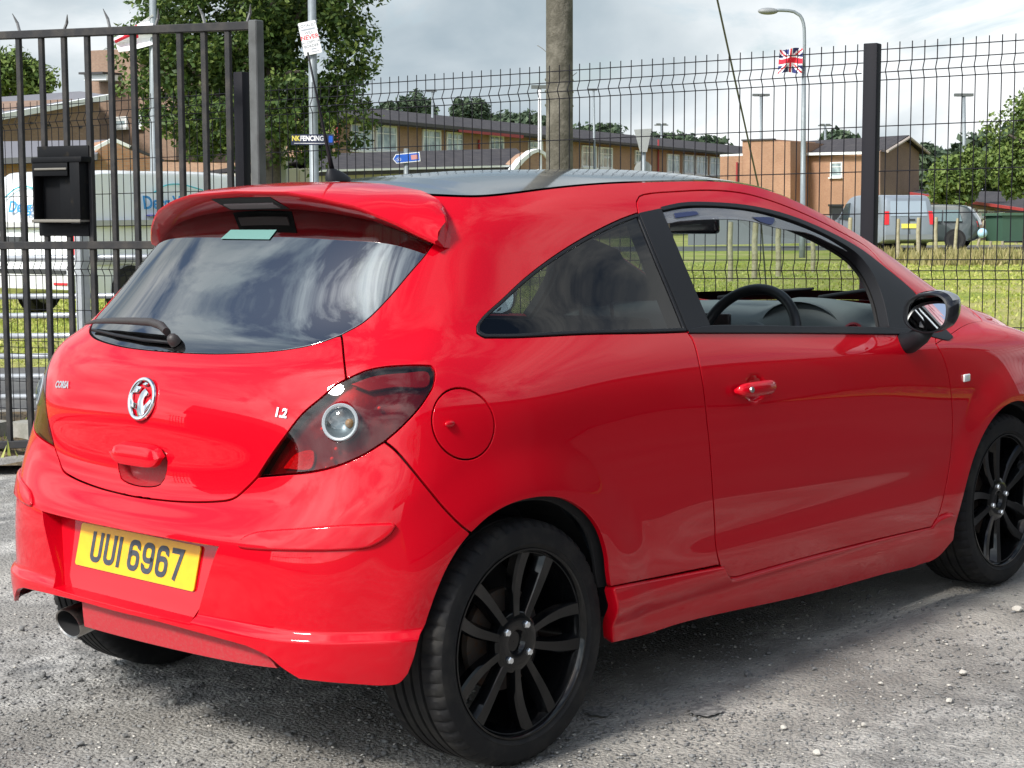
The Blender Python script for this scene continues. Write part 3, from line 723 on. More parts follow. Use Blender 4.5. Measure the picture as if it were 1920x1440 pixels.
# ---- tail lamps
LENS = glass_mat('smoked_red_lens', (.60, .12, .16), 1.48, .03)
HOUS = mat('lamp_housing', (.16, .016, .03), .35, .2, noise=(24, (.30, .010, .02), .5, .75, 3))
RINGM = mat('lamp_ring', (.34, .37, .39), .3, .2)
def lamp(poly, sgn):
    c0 = cast(CC, view_ray(637, 791.5)); cm = to_m(np.array([[c0[0]*sgn, c0[1]]]))[0]
    circ = from_m(np.array([cm+.0435*np.array((math.cos(a), math.sin(a))) for a in np.linspace(0, 2*math.pi, 40, endpoint=False)]))
    g = panel('tail_lamp', poly, LENS, depth=.03, gap=.002, sp=.012, holes=[circ], hole_gap=0, rnd=.0005)
    h = panel('lamp_housing', poly, HOUS, parent=g, off=-.030 if sgn > 0 else -.010, gap=.001, depth=.02, sp=.02)
    def at_(px, py, off):
        c = cast(CC, view_ray(px, py)); c = np.array((c[0]*sgn, c[1])); return onbody(0, 0, off, c)
    p, n = at_(637, 791.5, -.003)
    bm = bmesh.new(); add_lathe(bm, [(.0445, -.016), (.0445, .002), (.042, .004), (.037, .002), (.0355, -.004), (.030, -.016), (.020, -.024), (.001, -.026)], p, n, 40)
    bm_obj('reversing_lamp_bowl', bm, RINGM, g, auto=40)
    bm = bmesh.new(); add_lathe(bm, [(.037, .001), (.033, .006), (.024, .010), (.013, .012), (.0005, .0125)], p, n, 32)
    bm_obj('reversing_lamp_dome', bm, glass_mat('clear_lamp_dome', (.55, .60, .62), 1.7), g, smooth=True)
    p2, n2 = at_(650, 791, -.026); bm = bmesh.new(); add_lathe(bm, [(.012, -.005), (.010, .006), (.005, .012), (.0005, .013)], p2, n2, 12); bm_obj('bulb', bm, mat('amber_bulb', (.75, .35, .12), .2), g, smooth=True)
    rp = tr([(520, 876), (545, 850), (578, 845), (574, 877), (520, 879)], 6); rp = [np.array((q[0]*sgn, q[1])) for q in rp]
    panel('red_reflector', rp, mat('red_reflector', (.75, .012, .03), .25, bump=(160, .8, .004)), parent=g, off=-.022, gap=0, depth=.006, sp=.01)
    for px, py in ((625, 841), (617, 859), (710, 762), (605, 875), (598, 803)):
        p3, n3 = at_(px, py, -.018); bm = bmesh.new(); bmesh.ops.create_icosphere(bm, subdivisions=2, radius=.0048 if px != 605 else .003, matrix=Matrix.Translation(p3)); bm_obj('marker_facet', bm, mat('orange_facet', (.95, .12, .03), .2), g, smooth=True)
    # upper light strip
    up_ = tr([(655, 716), (700, 700), (760, 693), (806, 693), (806, 719), (740, 722), (690, 730)], 7); up_ = [np.array((q[0]*sgn, q[1])) for q in up_]
    panel('upper_lamp_strip', up_, mat('upper_strip', (.30, .14, .16), .3, .2), parent=g, off=-.012, gap=0, depth=.008, sp=.014)
    return g
lamp(lamp_out, 1); lamp(mir(lamp_out), -1)
# ---- number plate in its hollow
PT, PX, PZ = .2558, -.5489, .5104
def plate_x(z): return PX+.006+(z-PZ)*math.tan(PT)
ru = np.array(rec); rp = SURF(ru[:, 0], ru[:, 1])-NRM(ru[:, 0], ru[:, 1])*.002
bm = bmesh.new(); A = [bm.verts.new(p) for p in rp]; B = [bm.verts.new((max(plate_x(p[2]), p[0]+.006), p[1]*.985, p[2]*.97+.03*.49)) for p in rp]
for i in range(len(A)): j = (i+1) % len(A); bm.faces.new((A[i], A[j], B[j], B[i]))
bm.faces.new(B); bm_obj('plate_recess', bm, PAINT, bumper, auto=40)
PM = frame_mat((PX, 0, PZ), (0, -1, 0), (math.sin(PT), 0, math.cos(PT)))
YEL = mat('yellow_plate', (.80, .43, .008), .35, 0, .2, noise=(25, (.74, .37, .008), .45, .75, 3))
def rrect(w, h, r_, n=5):
    o = []
    for cx, cy, a0 in ((w/2-r_, h/2-r_, 0), (-w/2+r_, h/2-r_, 90), (-w/2+r_, -h/2+r_, 180), (w/2-r_, -h/2+r_, 270)):
        o += [(cx+r_*math.cos(R(a0+90*i/n)), cy+r_*math.sin(R(a0+90*i/n))) for i in range(n+1)]
    return o
def prism(name, pts, z0, z1, material, parent, Mx=None, bev=0):
    bm = bmesh.new(); a = [bm.verts.new((x, y, z0)) for x, y in pts]; b = [bm.verts.new((x, y, z1)) for x, y in pts]; n = len(pts)
    bm.faces.new(a[::-1]); top = bm.faces.new(b)
    for i in range(n): j = (i+1) % n; bm.faces.new((a[i], a[j], b[j], b[i]))
    if bev: bmesh.ops.bevel(bm, geom=list(top.edges), offset=bev, segments=2, affect='EDGES', profile=.5)
    if Mx is not None: bm.transform(Mx)
    return bm_obj(name, bm, material, parent, auto=35)
plate = prism('number_plate', rrect(.520, .111, .008), -.004, .0, YEL, car, PM)
def arc(cx, cy, rx, ry, a0, a1, n=10): return [(cx+rx*math.cos(R(a0+(a1-a0)*i/n)), cy+ry*math.sin(R(a0+(a1-a0)*i/n))) for i in range(n+1)]
GW, GH = .036, .065       # stroke centre-line box
r_ = .014
def nine(flip):
    b = arc(-GW/2+r_, GH/2-r_, r_, r_, 180, 90, 5)[::-1]
    top = [(-GW/2, .002)]; o = [(-GW/2+.001, -GH/2+.016)]+arc(-GW/2+r_, -GH/2+r_, r_, r_, 180, 270, 5)+arc(GW/2-r_, -GH/2+r_, r_, r_, 270, 360, 5)+arc(GW/2-r_, GH/2-r_, r_, r_, 0, 90, 5)+arc(-GW/2+r_, GH/2-r_, r_, r_, 90, 180, 5)
    o += arc(-GW/2+r_, -.002+r_-.004, r_, r_, 180, 270, 5)+arc(GW/2-r_, -.002+r_-.004, r_, r_, 270, 340, 5)
    return [(-x, -y) for x, y in o] if flip else o
GLY = {'U': [(-GW/2, GH/2+.007)]+arc(-GW/2+r_, -GH/2+r_, r_, r_, 180, 270, 6)+arc(GW/2-r_, -GH/2+r_, r_, r_, 270, 360, 6)+[(GW/2, GH/2+.007)],
       'I': [(0, GH/2+.007), (0, -GH/2-.007)], '7': [(-GW/2-.007, GH/2), (GW/2-.001, GH/2), (-GW/2+.014, -GH/2-.007)], '9': nine(False), '6': nine(True)}
def stroke(name, pts, w, material, parent, Mx, z0=.0002, z1=.0012):
    P = [Vector((x, y)) for x, y in pts]; L_, R_ = [], []
    for i, p in enumerate(P):
        d0 = (p-P[i-1]).normalized() if i else (P[1]-p).normalized(); d1 = (P[i+1]-p).normalized() if i+1 < len(P) else d0
        n0, n1 = Vector((-d0.y, d0.x)), Vector((-d1.y, d1.x)); b = n0+n1; b = b/max(.5, b.length_squared/2) if b.length > 1e-6 else n0
        L_.append(p+b*w/2); R_.append(p-b*w/2)
    bm = bmesh.new(); rows = [[bm.verts.new((a.x, a.y, z1)), bm.verts.new((b.x, b.y, z1)), bm.verts.new((b.x, b.y, z0)), bm.verts.new((a.x, a.y, z0))] for a, b in zip(L_, R_)]
    for a, b in zip(rows, rows[1:]):
        for i in range(4): j = (i+1) % 4; bm.faces.new((a[i], a[j], b[j], b[i]))
    bm.faces.new(rows[0]); bm.faces.new(rows[-1][::-1]); bm.transform(Mx)
    return bm_obj(name, bm, material, parent)
CHARM = mat('plate_character_grey', (.035, .043, .058), .35, noise=(60, (.06, .07, .085), .4, .7, 4))
x = -.1975
for ch in 'UUI 6967':
    if ch == ' ': x += .022; continue
    wd = .014 if ch == 'I' else .050
    stroke('plate_character', GLY[ch], .014, CHARM, plate, PM @ Matrix.Translation((x+wd/2, 0, 0))); x += wd+.0105
# ---- tailgate handle, badges
hp = SURF(np.array(handle_hole)[:, 0], np.array(handle_hole)[:, 1]); hn = NRM(np.array(handle_hole)[:, 0], np.array(handle_hole)[:, 1])
bm = bmesh.new(); A = [bm.verts.new(a-b*.002) for a, b in zip(hp, hn)]; B = [bm.verts.new((a[0]+.032, a[1]*.95, .74+(a[2]-.74)*.93)) for a in hp]
for i in range(len(A)): j = (i+1) % len(A); bm.faces.new((A[i], A[j], B[j], B[i]))
bm.faces.new(B); bm_obj('handle_recess', bm, DIRTYPAINT, tailgate, auto=40)
rows = []
for i, y in enumerate(np.linspace(-.107, .107, 15)):
    k = (1-(abs(y)/.107)**6)*.9+.1; rows.append([(-.528, y, .7675-.030*k), (-.540-.006*k, y, .7675-.027*k), (-.543-.006*k, y, .7675-.008*k), (-.535-.005*k, y, .7675+.022*k), (-.520, y, .7675+.028*k)])
loft('tailgate_handle', rows, PAINT, tailgate, auto=50, cap=True, closed=True)
bp, bn = onbody(0, 0, .001, np.array((0., cast((-2, 0, .906), (1, 0, 0))[1])))
BM = frame_mat(bp, (0, -1, 0), Vector((0, 0, 1)))
BM = frame_mat(bp, (0, -1, 0), (Vector((0, 0, 1))-bn*bn.z))
badge = empty('tailgate_badge', (0, 0, 0), 0, car)
bm = bmesh.new(); add_lathe(bm, [(.0565, .000), (.0565, .003), (.0545, .0065), (.0505, .0075), (.0465, .006), (.0450, .002)], (0, 0, 0), (0, 0, 1), 56); bm.transform(BM); bm_obj('badge_ring', bm, CHROME, badge, auto=40)
def bl_(pts): return [((X-828-50*(-(Y-820)/490))/310*.0555, -(Y-820)/490*.0555) for X, Y in pts]
for nm, pts in (('badge_griffin', [(790, 1225), (757, 1150), (748, 900), (780, 760), (830, 660), (905, 580), (965, 650), (1003, 700), (965, 752), (925, 735), (888, 800), (872, 900), (900, 1003), (1000, 870), (1050, 800), (1062, 860), (1000, 1020), (900, 1150), (830, 1232)]),
                ('badge_griffin_wing', [(625, 640), (680, 540), (812, 552), (745, 690), (620, 705)]), ('badge_griffin_claw', [(530, 900), (590, 690), (617, 720), (610, 850), (640, 920), (722, 932), (690, 1062), (560, 1020)]),
                ('badge_griffin_crest', [(825, 490), (900, 440), (968, 458), (930, 512), (850, 517)])):
    prism(nm, bl_(pts)[::-1], .0005, .0055, CHROME, badge, BM, bev=.0012)
def letter_on(nm, s, px, py, size, mirror_from=None, parent=tailgate):
    p, n = onbody(px, py, .0015); ex = Vector((0, -1, 0)); ex = (ex-n*ex.dot(n)).normalized(); ey = n.cross(ex)
    me = text_mesh(s, size, nm, .0012, .0015); me.transform(frame_mat(p, ex, ey)); o = link(nm, me, CHROME, parent); return o
letter_on('model_lettering', 'CORSA', 118, 722, .026); letter_on('engine_lettering', '1.2', 527.5, 775, .030)
# ---- bumper strips, diffuser, exhaust
sp_ = tr([(444, 1022), (452, 1012), (475, 1000), (560, 991), (650, 984), (746, 980)], 6)+tr([(746, 980), (738, 996), (720, 1013), (692, 1027), (640, 1033), (560, 1034), (480, 1031), (450, 1027), (444, 1022)], 6)[1:-1]
both('bumper_strip', sp_, PAINT, off=.009, depth=.016, gap=0, rnd=.007, sp=.012)
DPAN = [(-.20, .298), (.555, .308), (.48, .385), (-.20, .385)]
dp_ = []
for a, b in zip(DPAN, DPAN[1:]+DPAN[:1]): dp_ += rearv([a, b], .03)[:-1]
panel('diffuser_panel', dp_, DIRTYPAINT, off=-.028, depth=.03, gap=0, sp=.02)
ex = Vector((-.548, .325, .284)); ed = Vector((-.97, .02, -.18)).normalized()
exh = empty('exhaust', (0, 0, 0), 0, car)
def oval(c, a, b, k=32):
    e1 = ed.cross(Vector((0, 0, 1))).normalized(); e2 = e1.cross(ed); return [c+e1*a*math.cos(2*math.pi*i/k)+e2*b*math.sin(2*math.pi*i/k) for i in range(k)]
loft('tail_pipe', [oval(ex-ed*.30, .034, .028), oval(ex-ed*.18, .046, .034), oval(ex-ed*.05, .060, .040), oval(ex-ed*.002, .061, .041), oval(ex+ed*.005, .059, .039), oval(ex+ed*.002, .0555, .0355)], mat('brushed_exhaust', (.42, .40, .38), .28, 1.0, noise=(30, (.16, .14, .13), .5, .75, 4)), exh, closed=True, auto=50)
loft('pipe_inside', [oval(ex+ed*.002, .0555, .0355), oval(ex-ed*.02, .053, .033), oval(ex-ed*.14, .05, .03)], DARK, exh, closed=True, cap='end')
# ---- flank details
frames[0].data.materials.clear(); frames[0].data.materials.append(PAINT)
fp = [SURF(np.array([q[0]]), np.array([q[1]]))[0] for q in fuel_hole]
panel('fuel_flap', fuel_hole, PAINT, off=.0, gap=.0018, sp=.010)
p, n = onbody(842, 795, .004); bm = bmesh.new(); bmesh.ops.create_uvsphere(bm, u_segments=16, v_segments=10, radius=1, matrix=frame_mat(p, (1, 0, 0), (0, 0, 1)) @ Matrix.Diagonal((.016, .008, .006, 1))); bm_obj('flap_finger_grip', bm, PAINT, car, smooth=True)
# quarter window and its seal
qg = qg_up+qg_bot[1:]+bp_line[::-1][1:-1]
qg_in = from_m(shrink(to_m(np.array(dedupe(qg, 1e-3))), .012))
both('quarter_window_seal', qg, TRIM, holes=[qg_in], off=.002, depth=.012, gap=.001, hole_gap=0, sp=.012, rnd=.003)
both('quarter_window', list(qg_in), SGLASS, off=-.003, depth=.004, gap=-.004)
bpt = tr([(1197, 399), (1239, 390)], 7)+tr([(1239, 390), (1285, 500), (1333, 614)], 7)[1:]+tr([(1333, 614), (1331, 622), (1289, 622)], 7)[1:]+bp_line[::-1][1:-1]
both('door_pillar_trim', bpt, TRIM, off=.0025, depth=.01, gap=.001, sp=.014)
belt = tr([(1290, 618), (1331, 611), (1500, 612), (1668, 615), (1735, 621)], 7)+tr([(1735, 621), (1735, 629), (1697, 628), (1513, 626), (1291, 626)], 7)[1:]
both('belt_seal', belt, TRIM, off=.006, depth=.014, gap=0, sp=.012, rnd=.003)
fr_out = tr([(1238, 388), (1280, 379.5), (1347, 379.5), (1413, 386.5), (1480, 403.5), (1547, 431), (1610, 465), (1655, 499), (1714, 549), (1748, 594), (1775, 620), (1787, 632)], 7)
frm = fr_out+tr([(1787, 632), (1780, 638), (1735, 629), (1697, 624), (1668, 616)], 7)[1:]+tr([(x_+(1450-x_)*.012, y_+(520-y_)*.028) for x_, y_ in W_TOP], 7)[::-1]
both('window_frame_trim', frm, TRIM, off=.003, depth=.035, gap=.0005, sp=.012)
dfl = tr([(1241, 398), (1280, 390.5), (1347, 389.5), (1413, 397), (1480, 416), (1547, 444), (1590, 470)], 6)+tr([(1590, 470), (1560, 456), (1517, 437), (1463, 428), (1413, 415), (1380, 411), (1327, 411), (1277, 414), (1248, 417), (1241, 398)], 6)[1:-1]
DEFL = glass_mat('smoked_deflector', (.30, .31, .34), 1.9, .04, (.30, .31, .34), .38)
deflector = both('wind_deflector', dfl, DEFL, off=-.002, depth=.003, gap=0, sp=.012, rnd=.001)
panel('deflector_sticker', tr([(1264, 400), (1306, 397), (1310, 401), (1266, 409)], 5), mat('blue_sticker', (.018, .03, .10), .5), parent=deflector[0], off=.001, depth=.001, gap=0, rnd=.0003, sp=.01)
panel('deflector_sticker', tr([(1410, 407), (1452, 410), (1448, 421), (1425, 416)], 5), mat('blue_sticker', (.018, .03, .10), .5), parent=deflector[0], off=.001, depth=.001, gap=0, rnd=.0003, sp=.01)
# passenger window glass stays up
panel('passenger_window', mir(w_in), CGLASS, off=-.008, depth=.003, gap=-.006)
# door handles
for s in (1, -1):
    c = cast(CC, view_ray(1412, 728)); p, n = onbody(0, 0, .0, np.array((c[0]*s, c[1]))); p.x -= .010; ex_ = Vector((1, 0, -.015)).normalized(); ex_ = (ex_-n*ex_.dot(n)).normalized(); ey_ = Vector((0, 0, 1)); ey_ = (ey_-n*ey_.dot(n)).normalized()
    rows = []
    for i in range(17):
        k = i/16*2-1; b_ = (1-abs(k)**5)**.5 if abs(k) < 1 else 0; hgt = .0205*(.35+.65*b_); out = .014+.022*(1-k**2)**.5*.9
        rows.append([p+ex_*k*.088+ey_*hgt*math.cos(a)+n*(out+.010*math.sin(a)) for a in np.linspace(0, 2*math.pi, 14, endpoint=False)])
    h = loft('door_handle', rows, PAINT, doors[0 if s > 0 else 1], closed=True, auto=60, cap=True)
    bm = bmesh.new(); q = p-ex_*.052+n*.040; add_lathe(bm, [(.0005, .004), (.007, .004), (.0085, .002), (.0085, -.004)], q, n, 20); bm_obj('lock_cylinder', bm, STEEL, doors[0 if s > 0 else 1], auto=40)
p, n = onbody(1811, 708.5, .003); bevel_box('side_repeater', p, (.042, .008, .026), mat('clear_repeater', (.80, .82, .82), .15, .2, .8), car, .004)
# ---- door mirrors
def door_mirror(s):
    m_ = empty('door_mirror', (0, 0, 0), 0, car); c = Vector((1.775, -.925*s, 1.014))
    def sec(k, inset=0):
        # ring of the shell; k 0 at the glass face, 1 at the nose
        sc = [1, 1.035, .98, .80, .45, .08][k]; dx = [0, .012, .036, .058, .072, .077][k]; pts = []
        for a in np.linspace(0, 2*math.pi, 40, endpoint=False):
            e = 2.7; cx_, sx_ = math.cos(a), math.sin(a); rx_ = .084*abs(cx_)**(2/e)*(1 if cx_ > 0 else -1); rz_ = .063*abs(sx_)**(2/e)*(1 if sx_ > 0 else -1)
            rz_ += .012*(rx_/.084)*(1 if sx_ > 0 else .3)*-1*0
            taper = 1-.16*(-rx_/.084 if rx_ < 0 else 0)
            pts.append(c+Vector((dx-.10*rx_*.18/.084*.6+.16*rz_, (-rx_*sc-.01*k)*s, rz_*sc*taper+.004*k)))
        return pts
    loft('mirror_shell', [sec(i) for i in range(6)], GLOSSBLACK, m_, closed=True, auto=60, cap='end')
    def face(sc, dx): return [c+(q-c)*sc+Vector((dx, 0, 0)) for q in sec(0)]
    loft('mirror_rim', [sec(0), face(.93, -.003), face(.87, .006), face(.86, .012)], TRIM, m_, closed=True, auto=50)
    bm = bmesh.new(); bm.faces.new([bm.verts.new(q+Vector((.36*(q.z-c.z)+.012, 0, 0))) for q in face(.875, .004)]); bm_obj('mirror_glass', bm, mat('mirror_silver', (.92, .95, .95), .02, 1.0), m_)
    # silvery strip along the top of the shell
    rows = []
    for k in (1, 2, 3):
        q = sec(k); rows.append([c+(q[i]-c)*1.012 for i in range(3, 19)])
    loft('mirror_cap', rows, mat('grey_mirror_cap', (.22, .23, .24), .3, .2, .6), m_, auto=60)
    bm = bmesh.new(); add_tube(bm, [c+Vector((.02, .0, -.040)), c+Vector((.025, .03*s, -.075)), c+Vector((.05, .08*s, -.10)), c+Vector((.06, .13*s, -.105))], [.028, .030, .034, .036], 14); bm_obj('mirror_stalk', bm, TRIM, m_, smooth=True)
door_mirror(1); door_mirror(-1)
# ---- aerial, rear wiper, window sticker
an = empty('aerial', (0, 0, 0), 0, car); base = Vector((.165, 0, 1.452))
rows = []
for k, (dz, l, w, dx) in enumerate(((0, .042, .024, 0), (.010, .041, .022, -.002), (.026, .026, .014, -.012), (.034, .012, .009, -.020))):
    rows.append([base+Vector((dx+l*math.cos(a)*(1.2 if math.cos(a) > 0 else .9), w*math.sin(a), dz)) for a in np.linspace(0, 2*math.pi, 20, endpoint=False)])
loft('aerial_base', rows, TRIM, an, closed=True, auto=50, cap=True)
tip = sight(577, 98, y=0.0); bm = bmesh.new(); b0 = base+Vector((-.016, 0, .030)); add_tube(bm, [b0, b0+(tip-b0)*.12, b0+(tip-b0)*.3, b0+(tip-b0)*.6, tip], [.0075, .0062, .0045, .0032, .0028], 10); bm_obj('aerial_rod', bm, TRIM, an, smooth=True)
wi = empty('rear_wiper', (0, 0, 0), 0, car); WIP = mat('weathered_wiper_plastic', (.035, .030, .030), .55)
pth = [onbody(x_, y_, o_)[0] for x_, y_, o_ in ((326, 637, .030), (318, 626, .034), (300, 619, .034), (265, 616, .032), (225, 613.5, .028), (190, 612.5, .022), (166, 613, .012))]
n = onbody(260, 616)[1]
rows = []
for i, p in enumerate(pth):
    d = (pth[min(i+1, 6)]-pth[max(i-1, 0)]).normalized(); w_ = n.cross(d); hw = [.010, .011, .011, .010, .009, .007, .004][i]; th = [.012, .012, .011, .010, .008, .006, .003][i]
    rows.append([p+w_*hw*math.cos(a)+n*th*math.sin(a) for a in np.linspace(0, 2*math.pi, 12, endpoint=False)])
loft('wiper_arm', rows, WIP, wi, closed=True, auto=50, cap=True)
bl = [onbody(x_, y_, .006)[0] for x_, y_ in ((176, 621), (220, 631), (270, 640), (320, 645))]
bm = bmesh.new(); add_tube(bm, bl, [.004, .005, .005, .005], 6); bm_obj('wiper_blade', bm, TRIM, wi, smooth=True)
p, n = onbody(330, 643, .0); bm = bmesh.new(); add_lathe(bm, [(.016, 0), (.016, .012), (.013, .022), (.008, .027), (.0005, .028)], p, n, 20); bm_obj('wiper_pivot', bm, WIP, wi, auto=50)
panel('window_sticker', tr([(433, 431), (519, 431)], 5)+tr([(519, 431), (505, 449)], 5)[1:]+tr([(505, 449), (414, 448)], 5)[1:]+tr([(414, 448), (433, 431)], 5)[1:-1], mat('teal_sticker', (.10, .22, .20), .5), off=.0008, depth=.0006, gap=0, rnd=.0002, sp=.012)
# ------------------------------------------------------------------ cabin
def seat(cx, cy, h=1.0):
    s = empty('front_seat', (0, 0, 0), 0, car)
    bevel_box('seat_cushion', (cx+.22, cy, .44), (.50, .47, .16), FABRIC, s, .05)
    rows = []
    for k in np.linspace(0, 1, 9):
        z = .46+.58*k; x0 = cx-.02-.20*k; hw = .235-.03*k-.05*max(0, k-.75)*4*.5; th = .075-.02*k
        rows.append([Vector((x0+th*math.sin(a)*1.0, cy+hw*math.copysign(abs(math.cos(a))**.6, math.cos(a)), z)) for a in np.linspace(0, 2*math.pi, 24, endpoint=False)])
    loft('seat_back', rows, FABRIC, s, closed=True, auto=60, cap=True)
    rows = []
    for k in np.linspace(0, 1, 8):
        z = 1.075+.195*k; b = max(.05, (1-(2*k-1)**4))**.5; hw = .128*b*(1-.10*k); th = .052*b; x0 = cx-.235-.03*k
        rows.append([Vector((x0+th*math.sin(a), cy+hw*math.copysign(abs(math.cos(a))**.7, math.cos(a)), z)) for a in np.linspace(0, 2*math.pi, 24, endpoint=False)])
    loft('headrest', rows, FABRIC, s, closed=True, auto=60, cap=True)
    for d in (-.06, .06):
        bm = bmesh.new(); add_tube(bm, [(cx-.225, cy+d, 1.0), (cx-.24, cy+d, 1.12)], .006, 8); bm_obj('headrest_stalk', bm, STEEL, s)
seat(1.07, -.37); seat(1.07, .37)
bevel_box('rear_bench', (.20, 0, .62), (.18, 1.16, .62), FABRIC, car, .05, rot=Matrix.Rotation(R(-14), 3, 'Y'))
for cy in (-.36, .36): bevel_box('rear_headrest', (.10, cy, 1.0), (.09, .24, .13), FABRIC, car, .035)
# dashboard: profile swept across the car
rows = []
for y in np.linspace(-.70, .70, 29):
    hump = .055*math.exp(-((y+.37)/.17)**4); c = .012*(1-(y/.7)**2)
    e = .10*(y/.7)**2
    rows.append([(2.52-e, y, .955), (2.40-e, y, .985+c), (2.20-e*.6, y, .992+c+hump*.25), (2.02-e*.3, y, .985+c+hump*.8), (1.93-e*.2, y, .955+c+hump), (1.90, y, .90+c+hump*.7), (1.92, y, .80), (1.98, y, .66), (2.1, y, .56)])
dashb = loft('dashboard', rows, DASH, car, auto=60)
# instrument cowl and dials
rows = []
for k, x in enumerate((2.06, 1.97, 1.915, 1.895)):
    sc = (.55, .92, 1.0, 1.0)[k]; rows.append([(x+.03*(1-math.sin(a)), -.37+.165*sc*math.cos(a), .925+.105*sc*math.sin(a)) for a in np.linspace(R(-10), R(190), 20)])
loft('instrument_cowl', rows, DASH, dashb, auto=60)
bm = bmesh.new(); bm.faces.new([bm.verts.new((1.955+.02*(1-math.sin(a)), -.37+.160*math.cos(a), .922+.10*math.sin(a))) for a in np.linspace(R(-12), R(192), 24)]); bm_obj('instrument_panel', bm, GLOSSBLACK, dashb)
for dy in (-.085, .085, 0):
    bm = bmesh.new(); add_lathe(bm, [(.050 if dy else .028, 0), (.050 if dy else .028, .012), (.045 if dy else .024, .012), (.045 if dy else .024, .002)], (1.955, -.37+dy, .945 if dy else .972), (-1, 0, .1), 32); bm_obj('dial_ring', bm, STEEL, dashb, auto=40)
bevel_box('radio_display', (1.885, .0, .945), (.02, .20, .075), mat('display_screen', (.03, .022, .022), .2), dashb, .006)
bm = bmesh.new(); add_lathe(bm, [(.036, 0), (.036, .012), (.028, .016), (.026, .004), (.0005, .002)], (1.885, -.60, .93), (-.9, -.2, .3), 28); bm_obj('side_air_vent', bm, mat('red_ringed_vent', (.25, .012, .02), .4), dashb, auto=40)
# steering wheel
sw = empty('steering_wheel', (0, 0, 0), 0, car); swc = Vector((1.60, -.37, .915)); ax = Vector((-.90, 0, .42)).normalized()
e1 = Vector((0, 1, 0)); e2 = ax.cross(e1).normalized(); e2 = e2 if e2.z > 0 else -e2
bm = bmesh.new()
rings = []
for a in np.linspace(0, 2*math.pi, 64, endpoint=False):
    d = e1*math.cos(a)+e2*math.sin(a); rings.append([bm.verts.new(swc+d*(.186+.0175*math.cos(b))+ax*.0185*math.sin(b)) for b in np.linspace(0, 2*math.pi, 12, endpoint=False)])
for i in range(64):
    for j in range(12): bm.faces.new((rings[i][j], rings[i][(j+1) % 12], rings[(i+1) % 64][(j+1) % 12], rings[(i+1) % 64][j]))
bm_obj('wheel_rim', bm, mat('leather_black', (.02, .021, .023), .42, bump=(500, .15, .0006)), sw, smooth=True)
bm = bmesh.new(); add_lathe(bm, [(.075, -.05), (.078, 0), (.070, .018), (.045, .028), (.0005, .031)], swc-ax*.02, ax, 28); bm_obj('airbag_cover', bm, DASH, sw, smooth=True)
for ang in (R(8), R(172), R(270)):
    d = e1*math.cos(ang)+e2*math.sin(ang); t_ = ax.cross(d)
    loft('wheel_spoke', [[swc+d*r_+t_*w*x_+ax*(z_-.012*(r_ < .1)) for x_, z_ in ((-1, 0), (-.6, .010), (.6, .010), (1, 0), (.6, -.010), (-.6, -.010))] for r_, w in ((.06, .030), (.12, .022), (.175, .020))], mat('satin_spoke', (.25, .26, .26), .35, .7), sw, closed=True)
bm = bmesh.new(); add_tube(bm, [swc-ax*.05, swc-ax*.30], .04, 16); bm_obj('steering_column', bm, DASH, sw)
for sg in (-1, 1):
    bm = bmesh.new(); add_tube(bm, [swc-ax*.07+e1*.03*sg, swc-ax*.06+e1*.13*sg+e2*.03, swc-ax*.055+e1*.19*sg+e2*.04], [.010, .011, .013], 8); bm_obj('column_stalk', bm, TRIM, sw, smooth=True)
# interior mirror and windscreen details
rv = empty('interior_mirror', (0, 0, 0), 0, car); bevel_box('interior_mirror_body', (1.80, -.01, 1.295), (.035, .23, .062), GLOSSBLACK, rv, .014, rot=Matrix.Rotation(R(-8), 3, 'Z'))
bm = bmesh.new(); add_tube(bm, [(1.81, 0, 1.30), (1.86, 0, 1.335), (1.88, 0, 1.345)], .012, 10); bm_obj('interior_mirror_stem', bm, TRIM, rv)
bm = bmesh.new(); add_tube(bm, [(2.58, -.02, 1.0), (2.53, -.25, 1.035), (2.44, -.50, 1.05)], [.009, .007, .005], 8); bm_obj('front_wiper', bm, TRIM, car, smooth=True)
bm = bmesh.new(); add_tube(bm, [(2.57, .45, .99), (2.58, .2, 1.02), (2.57, .0, 1.035)], [.009, .007, .005], 8); bm_obj('front_wiper', bm, TRIM, car, smooth=True)
# pillar linings and roof lining
for s in (-1, 1):
    def ed(u, t): 
        p = S0(np.array([float(u)]), np.array([t]))[0]; return Vector((p[0], p[1]*s, p[2]))
    rows = []
    for u in np.linspace(11.3, 13.9, 14):
        a, b = ed(u, 11.98), ed(u, 11.35); inn = Vector((0, .035*s, -.02))
        rows.append([a+Vector((0, .008*s, -.012)), a+Vector((-.03, .045*s, -.025)), b+Vector((-.03, .05*s, -.005)), b+Vector((0, .03*s, .005))])
    loft('pillar_lining', rows, mat('grey_lining', (.10, .105, .11), .8) if False else DARK, car, closed=True, auto=50)
    rows = [[ed(u, 11.98)+Vector((0, .01*s, -.03)), ed(u, 11.7)+Vector((0, .06*s, -.03)), ed(u, 11.3)+Vector((0, .05*s, -.01))] for u in np.linspace(4, 11.5, 30)]
    loft('cant_rail_lining', rows, DARK, car, auto=50)
strip('roof_lining', 1.5, 11.4, mat('grey_headlining', (.16, .165, .165), .9), -.98, .98, 30, 16, off=-.035)
